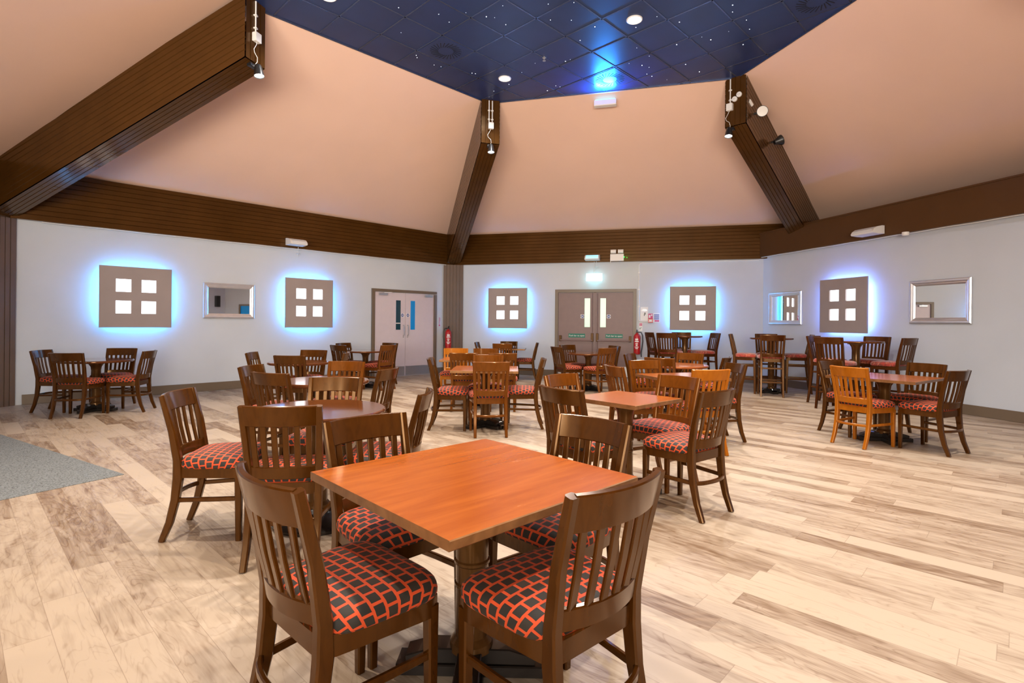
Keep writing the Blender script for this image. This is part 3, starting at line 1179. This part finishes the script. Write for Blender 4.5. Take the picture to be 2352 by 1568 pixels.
# door_1: pale pair of doors in the left wall
loc, rz = wall_at('L', 6.95, 0)
D = bpy.data.objects.new('door_1', None)
COL.objects.link(D)
D.location, D.rotation_euler, D['kind'] = loc, (0, 0, rz), 'structure'
sub('door_frame', M_['skirt'], D, [(-.91, -.835, -.045, .0, 0, 2.05), (.835, .91, -.045, .0, 0, 2.05), (-.835, .835, -.045, .0, 1.985, 2.05)], c=.004)
for s in (-1, 1):
    x0, x1 = (-.832, -.004) if s < 0 else (.004, .832)
    lf = sub('leaf', M_['door_pale'], D, [(x0, x1, -.012, 0, .012, 1.98)], c=.002)
    vx = -.265 if s < 0 else .145
    vz0, vz1 = 1.105, 1.80
    g = sub('vision_panel', M_['glass_teal' if s < 0 else 'glass_blue'], lf, [(vx, vx + .13, -.0150, -.0125, vz0, vz1)], label='narrow dark glass' if s < 0 else 'narrow blue glass')
    sub('bead', M_['door_pale'], lf, [(vx - .018, vx, -.018, -.012, vz0 - .02, vz1 + .018), (vx + .13, vx + .148, -.018, -.012, vz0 - .02, vz1 + .018), (vx, vx + .13, -.018, -.012, vz1, vz1 + .018), (vx, vx + .13, -.018, -.012, vz0 - .02, vz0)])
    if s < 0:
        sub('glass_strip', M_['paper'], lf, [(vx + .002, vx + .125, -.0165, -.0152, 1.25, 1.27)])
    hx = -.055 if s < 0 else .062
    mb = MB()
    mb.tube([(hx, -.012, 1.215), (hx, -.055, 1.205), (hx, -.058, 1.19), (hx, -.058, .995), (hx, -.055, .98), (hx, -.012, .97)], .010)
    part('handle', mb, M_['steel'], lf)
    mb = MB()
    mb.lathe([(.013, 0), (.013, .01)], 16, M=Matrix.Translation((hx, -.012, .935)) @ Matrix.Rotation(math.pi / 2, 4, 'X'))
    part('lock', mb, M_['steel'], lf)
    sub('kick_plate', M_['steel'], lf, [(x0 + .01, x1 - .01, -.0145, -.012, .02, .235)])
    disc_sign(lf, -.085 if s < 0 else .068, 1.45)
    cxx = -.62 if s < 0 else .66
    mb = MB()
    mb.box(cxx - .11, cxx + .11, -.06, -.012, 1.905, 1.955, c=.006)
    mb.sweep([(cxx + .02, -.04, 1.965), (cxx + .18, -.12, 1.975), (cxx + .24, -.05, 1.985)], .016, .008, (0, 0, 1), .001)
    mb.box(cxx + .005, cxx + .03, -.05, -.03, 1.955, 1.968)
    part('door_closer', mb, M_['steel'], lf)

# door_2: brown exit doors in the far wall
loc, rz = wall_at('M', 3.672, 0)
D2 = bpy.data.objects.new('door_2', None)
COL.objects.link(D2)
D2.location, D2.rotation_euler, D2['kind'] = loc, (0, 0, rz), 'structure'
sub('door_frame', M_['skirt'], D2, [(-.97, -.895, -.05, 0, 0, 2.115), (.895, .97, -.05, 0, 0, 2.115), (-.895, .895, -.05, 0, 2.04, 2.115)], c=.004)
sub('centre_post', M_['door_dark'], D2, [(-.022, .022, -.022, 0, .01, 2.04)], c=.003)
for s in (-1, 1):
    x0, x1 = (-.892, -.024) if s < 0 else (.024, .892)
    lf = sub('leaf', M_['door_dark'], D2, [(x0, x1, -.012, 0, .012, 2.035)], c=.002)
    vx = -.252 if s < 0 else .124
    sub('vision_panel', M_['glass_green'], lf, [(vx, vx + .134, -.0150, -.0125, 1.205, 1.90)], label='narrow pale green lit glass')
    sub('bead', M_['door_dark'], lf, [(vx - .012, vx, -.018, -.012, 1.193, 1.912), (vx + .134, vx + .146, -.018, -.012, 1.193, 1.912), (vx, vx + .134, -.018, -.012, 1.90, 1.912), (vx, vx + .134, -.018, -.012, 1.193, 1.205)])
    disc_sign(lf, -.302 if s < 0 else .325, 1.463)
    sg = (-.638, -.234) if s < 0 else (.254, .658)
    pl = sub('push_bar_sign', M_['green'], lf, [(sg[0], sg[1], -.015, -.012, .950, 1.045)], label='green sign reading Push bar to open')
    text('lettering', 'Push bar to open', .054, M_['paper'], pl, ((sg[0] + sg[1]) / 2, -.0158, .997), (math.pi / 2, 0, 0))
    xb0, xb1 = (-.83, -.06) if s < 0 else (.06, .83)
    mb = MB()
    mb.tube([(xb0, -.075, .885), (xb1, -.075, .885)], .018, 12)
    bar = part('push_bar', mb, M_['door_dark'], lf)
    for xx in (xb0, xb1):
        sub('bar_bracket', M_['soffit'], bar, [(xx - .028, xx + .028, -.085, -.012, .86, 1.06 if abs(xx) < .3 else 1.0)], c=.006)
    xr = -.06 if s < 0 else .06
    mb = MB()
    mb.tube([(xr, -.03, .03), (xr, -.03, .86)], .008)
    mb.tube([(xr, -.03, 1.05), (xr, -.03, 2.02)], .008)
    part('latch_rod', mb, M_['door_dark'], lf)
    sub('kick_plate', M_['steel'], lf, [(x0 + .01, x1 - .01, -.0145, -.012, .03, .27)])

# door_3: doorway with blue glass on the unseen end of the right wall, caught by the left mirror
loc, rz = wall_at('R', 8.25, 0)
D3 = bpy.data.objects.new('door_3', None)
COL.objects.link(D3)
D3.location, D3.rotation_euler, D3['kind'] = loc, (0, 0, rz), 'structure'
sub('door_frame', M_['skirt'], D3, [(-.5, -.42, -.045, 0, 0, 2.0), (.42, .5, -.045, 0, 0, 2.0), (-.42, .42, -.045, 0, 1.93, 2.0)], c=.004)
sub('leaf', M_['glass_blue'], D3, [(-.42, .42, -.012, 0, .012, 1.93)])

# ------------------------------------------------------------------ ceiling fittings
def tile_pos(i, j):
    return GO + GU * (i * TS) + GV * (j * TS)
for (i, j, lab, en) in ((-5.5, 2.5, 'round white downlight at the top left edge of the dark ceiling', 330),
                        (-.5, -1.5, 'round white downlight in the middle of the dark ceiling', 420),
                        (-.5, 2.5, 'round white downlight near the far corner of the dark ceiling', 330),
                        (-5.5, -1.5, None, 480), (-.5, -5.5, None, 480), (-5.5, -5.5, None, 620), (-3.0, -3.5, None, 480)):
    p = tile_pos(i, j)
    if lab:
        t = thing('ceiling_downlight', lab, 'ceiling light', (p.x, p.y, HC), 0, 'recessed ceiling downlights')
        mb = MB()
        mb.lathe([(.105, -.002), (.105, -.012), (.095, -.018), (.085, -.012), (.085, -.002)], 32)
        part('rim', mb, M_['white'], t)
        mb = MB()
        mb.lathe([(.084, -.003), (.084, -.010), (.04, -.016), (.001, -.018)], 32)
        part('lens', mb, M_['bulb'], t)
    lamp('downlight_lamp', 'SPOT', (p.x, p.y, HC - .06), en * .76, NEUT, (p.x, p.y, 0), .07, 138, .85)

def diffuser(i, j, lab):
    p = tile_pos(i, j)
    t = thing('swirl_diffuser', lab, 'air vent', (p.x, p.y, HC), math.atan2(GU.y, GU.x), 'swirl air diffusers in the dark ceiling')
    mb = MB()
    mb.box(-.29, .29, -.29, .29, -.008, .0, c=.003)
    part('plate', mb, M_['tile'], t, smooth=False)
    for k in range(24):
        a = 2 * math.pi * k / 24
        c, s = math.cos(a), math.sin(a)
        a2 = a + .32
        mb = MB()
        p0 = Vector((c * .115, s * .115, -.0095))
        p1 = Vector((math.cos(a2) * .232, math.sin(a2) * .232, -.0095))
        mb.sweep([p0, p1], .011, .004, (0, 0, 1), .001)
        part('slot', mb, M_['vent_dark'], t, smooth=False)
diffuser(-2.5, 2.5, 'square swirl air vent at the left of the dark ceiling')
diffuser(1.5, .5, 'square swirl air vent above the white floodlight, lit blue')
diffuser(1.5, -4.5, 'square swirl air vent cut by the top right of the photo')

# smoke detector / sprinkler head
t = thing('sprinkler_head', 'tiny steel sprinkler hanging near the centre of the dark ceiling', 'sprinkler', (.453, 8.07, HC))
mb = MB()
mb.lathe([(.03, 0), (.03, -.006), (.012, -.01), (.012, -.035)], 16)
part('body', mb, M_['steel'], t)
mb = MB()
mb.lathe([(.024, -.05), (.024, -.053)], 16)
mb.tube([(.012, 0, -.03), (.014, 0, -.052)], .003)
mb.tube([(-.012, 0, -.03), (-.014, 0, -.052)], .003)
part('deflector', mb, M_['steel'], t)

# fibre-optic stars
mbs = MB()
mbs.lathe([(.0065, -.0005), (.005, -.003), (.001, -.004)], 8)
sme = mbs.mesh('star_light', M_['star'])
cnt = 0
rs = random.Random(11)
while cnt < 62:
    p = Vector((rs.uniform(-2.2, 4.4), rs.uniform(6.5, 9.5)))
    if not inside(p, .2):
        continue
    q = p - GO
    a, b = (q.dot(GU) / TS) % 1, (q.dot(GV) / TS) % 1
    if min(a, 1 - a, b, 1 - b) < .06:
        continue
    o = link('star_light', sme, None, (p.x, p.y, HC))
    s = rs.choice((.45, .6, .75, 1.0))
    o.scale = (s, s, 1)
    tag(o, 'tiny white fibre-optic star point set into the dark tiled ceiling', 'star light', 'fibre-optic star points in the ceiling')
    cnt += 1

# white floodlight at the head of the far slope, shining blue onto the tiles
def flood():
    m = (I2 + I3) / 2
    d = (I3 - I2).normalized()
    e = (CEN - m).normalized()
    p = Vector((1.60, 9.33)) + e * .02
    t = thing('floodlight', 'white box floodlight below the blue-lit tile, on the far peach slope', 'light', (p.x, p.y, HC - .16), math.atan2(d.y, d.x))
    mb = MB()
    mb.box(-.19, .19, -.03, .10, -.05, .05, c=.012)
    part('housing', mb, M_['white'], t)
    mb = MB()
    mb.box(-.17, .17, -.025, .07, .051, .055)
    part('lens', mb, M_['cyanlamp'], t, smooth=False)
    mb = MB()
    mb.box(-.02, .02, .095, .17, -.02, .03, c=.004)
    part('bracket', mb, M_['white'], t)
    lamp('flood_lamp', 'AREA', (p.x + e.x * .06, p.y + e.y * .06, HC - .17), 60, (.02, .26, 1.0), (p.x + e.x * 2.0, p.y + e.y * 2.0, HC), .3, size_y=.06)
flood()

# ------------------------------------------------------------------ rafter-end spotlights, conduits and boxes
def spot_head(label, pos, e, aim, energy, rz):
    t = thing('spotlight', label, 'spotlight', pos, 0, 'black beam spotlights')
    d = (Vector(aim) - Vector(pos)).normalized()
    mb = MB()
    mb.box(-.05, .05, -.03, .03, -.045, .0, c=.008)
    o = part('mount', mb, M_['black'], t)
    o.rotation_euler = (0, 0, rz)
    q = d.to_track_quat('-Z', 'Y').to_matrix().to_4x4()
    c0 = Vector((0, 0, -.075)) + Vector((e.x, e.y, 0)) * .10
    mb = MB()
    mb.tube([(0, 0, -.03), Vector((e.x, e.y, 0)) * .06 + Vector((0, 0, -.03)), c0], .012)
    part('arm', mb, M_['steel'], t)
    Mx = Matrix.Translation(c0) @ q
    mb = MB()
    mb.lathe([(.012, .05), (.035, .045), (.045, .02), (.062, -.10), (.058, -.10), (.042, .0), (.010, .01)], 28, M=Mx)
    part('head', mb, M_['black'], t)
    mb = MB()
    mb.lathe([(.055, -.085), (.055, -.089), (.001, -.093)], 28, M=Mx)
    part('bulb', mb, M_['bulb'], t)
    lp = Vector(pos) + c0 + d * .13
    lamp('spotlight_lamp', 'SPOT', lp, energy, WARM, Vector(aim), .045, 95, .6)
    return t

def conduit(label, base, pts, r_, clips=()):
    t = thing('conduit', label, 'cable conduit', base)
    b = Vector(base)
    mb = MB()
    mb.tube([Vector(p) - b for p in pts], r_, 8)
    part('pipe', mb, M_['white'], t)
    for c in clips:
        q = Vector(c) - b
        mb = MB()
        mb.box(q.x - .02, q.x + .02, q.y - .02, q.y + .02, q.z - .008, q.z + .008)
        part('clip', mb, M_['white'], t, smooth=False)
    return t

def rafter_kit(r, name, aim, energy, side=0.0, double=False):
    B, e, p, z0 = r
    f = B + e * .024
    rz = math.atan2(e.y, e.x) + math.pi / 2
    x = f - p * side
    spot_head('black cone spotlight under the end of the %s' % name, (B.x - e.x * .03 - p.x * side, B.y - e.y * .03 - p.y * side, z0 - .016), e, aim, energy, rz)
    zb = z0 + .30
    xs = (-.03, .03) if double else (0,)
    for i, dx in enumerate(xs):
        q = x + p * dx
        conduit('white conduit running down the end face of the %s%s' % (name, (', left pipe' if dx > 0 else ', right pipe') if double else ''),
                (q.x, q.y, HC - .02), [v3(q, HC - .02), v3(q, zb + .05)], .010, [v3(q, HC - .2), v3(q, zb + .12)])
    o = thing('junction_box', 'small white junction box on the end of the %s' % name, 'junction box', (x.x, x.y, zb), rz)
    mb = MB()
    mb.box(-.045, .045, -.045, .012, -.055, .055, c=.006)
    part('box', mb, M_['white'], o)
    mb = MB()
    mb.box(-.047, .047, -.050, -.043, -.057, .057, c=.003)
    part('lid', mb, M_['white'], o)
    q = lambda a, b, z: Vector((x.x + e.x * a + p.x * b, x.y + e.y * a + p.y * b, z))
    mb = MB()
    mb.tube([q(.02, 0, zb - .05), q(.03, -.02, zb - .10), q(.03, -.06, zb - .17), q(.03, -.05, zb - .21), q(.03, .0, zb - .25), q(.02, .01, z0 + .0), q(.0, .0, z0 - .03)], .004, 6)
    tag(link('cable', mb.mesh('cable', M_['white'])), 'thin looping cable from junction box to spotlight on the %s' % name, 'cable')
rafter_kit(r1, 'left beam', (-2.6, 6.3, 0), 560, .02)
rafter_kit(r2, 'far beam', (-.3, 9.0, 0), 560, 0.0, True)
rafter_kit(r3, 'right beam', (3.0, 7.9, 0), 560, .08)
for (B, e, p, z0), aim in ((r4, (2.6, 3.6, 0)), (r5, (.8, 3.0, 0)), (r6, (-1.6, 3.0, 0))):
    lamp('spotlight_lamp', 'SPOT', (B.x + e.x * .1, B.y + e.y * .1, z0 - .15), 480, WARM, aim, .045, 100, .6)

# extra fittings on the right beam
B, e, p, z0 = r3
sideR = p
def on_r3(along, lat, z):
    return (B.x - e.x * along + sideR.x * lat, B.y - e.y * along + sideR.y * lat, z)
for k, (dx, dz) in enumerate(((-.01, .42), (.062, .475))):
    q = B + e * .016 + sideR * dx
    o = thing('socket', 'round white socket on the right beam end, %s of the pair' % ('lower left' if k == 0 else 'upper right'), 'socket', (q.x, q.y, z0 + dz))
    mb = MB()
    mb.lathe([(.042, -.006), (.042, .02), (.036, .026), (.001, .026)], 24, M=Vector((e.x, e.y, 0)).to_track_quat('Z', 'Y').to_matrix().to_4x4())
    part('plate', mb, M_['white'], o)
    mb = MB()
    Mq = Vector((e.x, e.y, 0)).to_track_quat('Z', 'Y').to_matrix().to_4x4()
    for a in (-.012, .012):
        mb.lathe([(.004, .0262), (.004, .028)], 8, M=Mq @ Matrix.Translation((a, 0, 0)))
    part('holes', mb, M_['black'], o, smooth=False)
o = thing('sensor', 'small white oval box on the side of the right beam', 'sensor', on_r3(.16, .175, z0 + .36))
mb = MB()
mb.sweep([Vector((-e.x, -e.y, -.35)) * -.055, Vector((-e.x, -e.y, -.35)) * .055], .06, .05, (sideR.x, sideR.y, 0), .02)
part('body', mb, M_['white'], o)

def side_lamp(label, pos, d, lit):
    t = thing('beam_lamp', label, 'spotlight', pos)
    mb = MB()
    mb.tube([(0, 0, 0), Vector((sideR.x, sideR.y, 0)) * .10], .018)
    part('arm', mb, M_['black'], t)
    c0 = Vector((sideR.x, sideR.y, 0)) * .13
    Mx = Matrix.Translation(c0) @ Vector(d).to_track_quat('-Z', 'Y').to_matrix().to_4x4()
    mb = MB()
    mb.lathe([(.02, .09), (.04, .085), (.05, .04), (.085, -.02), (.088, -.045), (.082, -.045)], 28, M=Mx)
    part('head', mb, M_['black'], t)
    mb = MB()
    mb.lathe([(.08, -.038), (.08, -.046), (.03, -.052), (.001, -.053)], 28, M=Mx)
    part('lens', mb, M_['white' if lit else 'black'], t)
side_lamp('pale round-faced lamp on the side of the right beam', on_r3(.30, .175, z0 + .22), (-.35, -1, -.15), True)
side_lamp('black lamp lower down the side of the right beam', on_r3(1.10, .175, z0 - .05), (.9, -.1, .35), False)
q = I3 - e * .10 - p * .20
mb = MB()
mb.tube([v3(q, HC - .01), v3(q, HC - .20), v3(q - e * .05 + p * .01, HC - .32), v3(q - e * .2 + p * .02, HC - .44)], .022, 8)
tag(link('cable', mb.mesh('cable', M_['white'])), 'thick white cable dropping beside the right beam head', 'cable')

# ------------------------------------------------------------------ fascia lamps and signs
def fascia_lamp(label, w, s, h, L=.45, off=.112, lit=None, rz_add=0):
    loc, rz = wall_at(w, s, h, off)
    t = thing('fascia_lamp', label, 'wall lamp', loc, rz, 'white lamps on the brown fascia')
    prof = [(0, -.06), (0, .078), (-.05, .078), (-.16, .055), (-.225, .015), (-.255, -.03), (-.24, -.052), (-.12, -.06)]
    mb = MB()
    v = [(-L / 2, y, z) for y, z in prof] + [(L / 2, y, z) for y, z in prof]
    n = len(prof)
    mb.add(v, [tuple(range(n)), tuple(reversed(range(n, 2 * n)))] + [(i, (i + 1) % n, n + (i + 1) % n, n + i) for i in range(n)])
    part('housing', mb, M_['white'], t, angle=40)
    mb = MB()
    h = L / 2 - .03
    mb.add([(-h, -.166, .055), (h, -.166, .055), (h, -.230, .015), (-h, -.230, .015), (-h, -.259, -.028), (h, -.259, -.028), (-h, -.155, .05), (h, -.155, .05), (-h, -.24, -.03), (h, -.24, -.03)],
           [(0, 1, 2, 3), (3, 2, 5, 4), (6, 8, 9, 7), (0, 6, 7, 1), (4, 5, 9, 8)])
    part('lens', mb, M_[lit] if lit else M_['clear'], t, smooth=False)
    return t
fascia_lamp('white wedge lamp on the brown fascia above the left wall', 'L', 4.22, 2.86, .34)
fascia_lamp('glowing cyan wedge lamp on the fascia above the exit sign', 'M', 3.62, 2.85, .34, lit='cyanlamp')
fascia_lamp('large white wedge lamp on the smooth soffit of the right wall', 'R', 2.92, 2.90, .42, off=.142)

def hanging_ring(label, w, s, h, off):
    loc, rz = wall_at(w, s, h, off)
    t = thing('pull_ring', label, 'pull ring', loc, rz)
    mb = MB()
    mb.tube([(0, 0, .13), (-.01, 0, .02)], .004, 6)
    mb.tube([(-.01, 0, .0), (-.012, 0, -.10)], .003, 6)
    part('cord', mb, M_['clear'], t)
    mb = MB()
    mb.lathe([(.028, -.006), (.045, .0), (.028, .008)], 20)
    part('ring', mb, M_['clear'], t)
hanging_ring('small clear ring hanging below the left fascia lamp', 'L', 4.26, 2.64, .22)
hanging_ring('small clear ring hanging below the cyan fascia lamp', 'M', 3.72, 2.63, .22)

# exit sign
loc, rz = wall_at('M', 3.655, 2.395, .12)
t = thing('exit_sign', 'bright white-cyan lit exit sign box hanging above the brown doors', 'exit sign', loc, rz)
mb = MB()
mb.box(-.19, .19, -.03, .03, -.09, .09, c=.006)
part('box', mb, M_['exit'], t)
mb = MB()
mb.tube([(0, 0, .09), (0, 0, .37)], .005, 6)
part('cord', mb, M_['white'], t)
mb = MB()
mb.box(-.15, -.11, -.02, .02, -.098, -.089)
mb.box(.10, .14, -.02, .02, -.098, -.089)
part('latch', mb, M_['steel'], t, smooth=False)
lp = Vector(loc) + Vector((uM.y, -uM.x, 0)) * .05
lamp('exit_sign_lamp', 'POINT', (lp.x, lp.y, 2.27), .7, (.1, .85, 1.0), size=.08)

# twin-head emergency light
loc, rz = wall_at('M', 4.19, 2.86, .112)
t = thing('emergency_light', 'white twin-head emergency light on the fascia, green indicator beside it', 'emergency light', loc, rz)
mb = MB()
mb.box(-.155, .155, -.07, 0, -.09, .075, c=.006)
part('body', mb, M_['white'], t)
for x in (-.085, .085):
    mb = MB()
    mb.box(x - .062, x + .062, -.10, -.02, .088, .175, c=.022)
    part('lamp_head', mb, M_['white'], t)
mb = MB()
mb.tube([(.155, -.04, .0), (.175, -.04, .0)], .012, 10)
part('indicator', mb, M_['greenled'], t)
mb = MB()
mb.tube([(-.155, -.01, .06), (-.155, -.01, -.13)], .008, 6)
part('cable', mb, M_['white'], t)
q = Vector(loc) + Vector((uM.x, uM.y, 0)) * .22 + Vector((uM.y, -uM.x, 0)) * .06
lamp('indicator_lamp', 'POINT', q, .25, (.02, 1, .1), size=.01)

# surface conduit round the call-point panel
loc, rz = wall_at('M', 0, 0)
t = thing('wall_conduit', 'white surface conduit framing the wall right of the exit doors', 'cable conduit', loc, rz)
mb = MB()
pts = [(7.3, -.014, 2.735), (4.78, -.014, 2.735), (4.72, -.014, 2.72), (4.695, -.014, 2.67), (4.695, -.014, 1.40), (4.705, -.014, 1.365), (4.74, -.014, 1.352), (4.90, -.014, 1.352)]
mb.tube(pts, .012, 8)
part('pipe', mb, M_['white'], t)
for (x, z) in ((4.695, 2.5), (4.695, 2.1), (4.695, 1.7), (5.2, 2.735), (5.8, 2.735), (6.6, 2.735)):
    mb = MB()
    mb.box(x - .022, x + .022, -.03, 0, z - .012, z + .012)
    part('clip', mb, M_['white'], t, smooth=False)

def flat_sign(name, label, cat, w, s, h, sx, sz, mat, prints, y=0.0):
    loc, rz = wall_at(w, s, h)
    t = thing(name, label, cat, loc, rz)
    mb = MB()
    mb.box(-sx / 2, sx / 2, -.006, 0, -sz / 2, sz / 2)
    part('sheet', mb, M_[mat], t, smooth=False)
    for (nm, m, boxes) in prints:
        mb = MB()
        for (a, b, c, d) in boxes:
            mb.box(a, b, -.0075, -.0058, c, d)
        part(nm, mb, M_[m], t, smooth=False)
    return t
flat_sign('notice', 'white paper notice with small black mark right of the exit doors', 'notice', 'M', 4.822, 1.532, .17, .32, 'paper',
          [('mark', 'black', [(.0, .03, -.02, .03), (-.01, .01, -.05, -.01)]), ('lines', 'steel', [(-.06, .06, .07, .075), (-.05, .05, .10, .105)])])
loc, rz = wall_at('M', 4.965, 1.42)
t = thing('call_point', 'red fire alarm call point with white label, right of the notice', 'fire alarm', loc, rz)
mb = MB()
mb.box(-.055, .055, -.05, 0, -.10, .0, c=.008)
part('body', mb, M_['red'], t)
mb = MB()
mb.box(-.05, .05, -.012, 0, .0, .115)
part('label_plate', mb, M_['magenta'], t, smooth=False)
mb = MB()
mb.box(-.035, -.002, -.015, -.011, .02, .085)
mb.box(.010, .040, -.015, -.011, .06, .10)
mb.box(-.03, .03, -.053, -.049, -.07, -.03)
part('print', mb, M_['paper'], t, smooth=False)
flat_sign('fire_notice', 'blue and magenta fire action notice beside the red call point', 'notice', 'M', 5.10, 1.44, .15, .215, 'paper',
          [('blue_lines', 'signblue', [(-.06, .06, z, z + .016) for z in (.065, .038, .011, -.016, -.040)]), ('magenta_block', 'magenta', [(-.045, .06, -.092, -.055)])])
flat_sign('extinguisher_sign', 'small red and green extinguisher sign beside the exit door frame', 'sign', 'M', 4.745, 1.225, .075, .20, 'paper',
          [('red_print', 'magenta', [(-.028, -.004, .02, .085), (.006, .028, .02, .085)]), ('green_print', 'green', [(-.025, -.010, -.06, -.02), (-.002, .024, -.03, -.02)])])
flat_sign('wall_lettering', 'small vertical red lettering between pale doors and far column', 'sign', 'L', 7.975, 1.31, .055, .24, 'wall',
          [('lettering', 'magenta', [(-.022, .022, -.11, -.085), (-.02, .012, -.075, -.065), (-.02, .012, -.055, -.045), (-.022, .004, -.03, -.02), (-.022, .022, -.005, .005), (-.022, .022, .02, .03), (.012, .022, .02, .09), (-.022, .022, .055, .062), (-.022, .022, .085, .095)])])

# small white sensor on the soffit
loc, rz = wall_at('R', 3.53, 2.785, .19)
t = thing('sensor', 'small white cylinder sensor below the right soffit', 'sensor', loc, rz)
mb = MB()
mb.lathe([(.05, .012), (.05, -.03), (.04, -.045), (.001, -.05)], 24)
part('body', mb, M_['white'], t)

# thin white cable along the bottoms of the fascias
def cable_run(label, w, s0, s1, h, off, sag):
    pts = []
    n = 40
    for i in range(n + 1):
        s = s0 + (s1 - s0) * i / n
        (x, y, z), _ = wall_at(w, s, h - sag * (.5 + .5 * math.sin(i * 1.1)), off)
        pts.append((x, y, z))
    mb = MB()
    mb.tube(pts, .007, 6)
    tag(link('cable', mb.mesh('cable', M_['white'])), label, 'cable')
cable_run('thin white cable along the bottom of the left fascia', 'L', .4, 8.1, HW - .012, .09, .006)
cable_run('thin white cable along the bottom of the right soffit', 'R', .1, 6.0, 2.79, .10, .006)

# ------------------------------------------------------------------ fire extinguishers
def extinguisher(label, pos, rz, hose_side=-1):
    t = thing('fire_extinguisher', label, 'fire extinguisher', pos, rz)
    mb = MB()
    mb.lathe([(.06, 0), (.075, .012), (.078, .05), (.078, .40), (.070, .44), (.045, .475), (.025, .49), (.025, .51)], 28)
    part('body', mb, M_['red'], t)
    mb = MB()
    mb.box(-.03, .03, -.05, .04, .51, .535, c=.006)
    mb.sweep([(0, -.02, .545), (0, -.12, .575)], .025, .010, (0, 0, 1), .002)
    mb.sweep([(0, -.02, .525), (0, -.11, .515)], .025, .010, (0, 0, 1), .002)
    part('valve', mb, M_['black'], t)
    mb = MB()
    s = hose_side
    mb.tube([(.02 * s, 0, .52), (.09 * s, -.01, .52), (.125 * s, -.02, .44), (.13 * s, -.02, .30), (.11 * s, -.02, .14), (.095 * s, -.02, .04), (.10 * s, -.02, -.06)], .012, 8)
    part('hose', mb, M_['black'], t)
    mb = MB()
    n = 10
    vv, ff = [], []
    for zz in (.12, .39):
        for k in range(n + 1):
            a = R(-150 + 120 * k / n)
            vv.append((.0792 * math.cos(a), .0792 * math.sin(a), zz))
    for k in range(n):
        ff.append((k, k + 1, n + 2 + k, n + 1 + k))
    mb.add(vv, ff)
    lb = part('label_wrap', mb, M_['red'], t)
    mb = MB()
    for (z0_, z1_, a0, a1) in ((.33, .37, -120, -70), (.29, .315, -130, -60), (.24, .26, -118, -72), (.20, .225, -112, -80), (.165, .18, -130, -60), (.13, .15, -118, -74)):
        vv, ff = [], []
        for zz in (z0_, z1_):
            for k in range(7):
                a = R(a0 + (a1 - a0) * k / 6)
                vv.append((.0800 * math.cos(a), .0800 * math.sin(a), zz))
        for k in range(6):
            ff.append((k, k + 1, 8 + k, 7 + k))
        mb.add(vv, ff)
    part('lettering', mb, M_['paper'], lb)
    mb = MB()
    mb.box(-.05, .05, .07, .115, .10, .14)
    mb.box(-.05, .05, .07, .115, .38, .42)
    part('bracket', mb, M_['black'], t, smooth=False)
F, e2, p2 = c2
q = F + e2 * .125 + p2 * .10
q = F + e2 * .125 - Vector((-p2.x, -p2.y)) * .0 + p2 * (.14 if p2.x < 0 else -.14)
extinguisher('red fire extinguisher with black hose hung on the far column', (q.x, q.y, .62), math.atan2(e2.y, e2.x) + math.pi / 2)
loc, rz = wall_at('M', 4.665, .58, .12)
extinguisher('red fire extinguisher hung beside the right jamb of the exit doors', loc, rz, 1)

# loudspeaker on the right wall, seen in the left mirror
loc, rz = wall_at('R', 9.75, 2.12, .22)
t = thing('loudspeaker', 'black loudspeaker on a wall bracket, seen only in the left mirror', 'loudspeaker', loc, rz)
mb = MB()
mb.box(-.15, .15, -.14, .12, -.24, .24, c=.012)
part('cabinet', mb, M_['black'], t)
mb = MB()
mb.tube([(0, .10, -.1), (0, .22, -.12)], .02, 10)
part('bracket', mb, M_['black'], t)
bpy.context.view_layer.update()
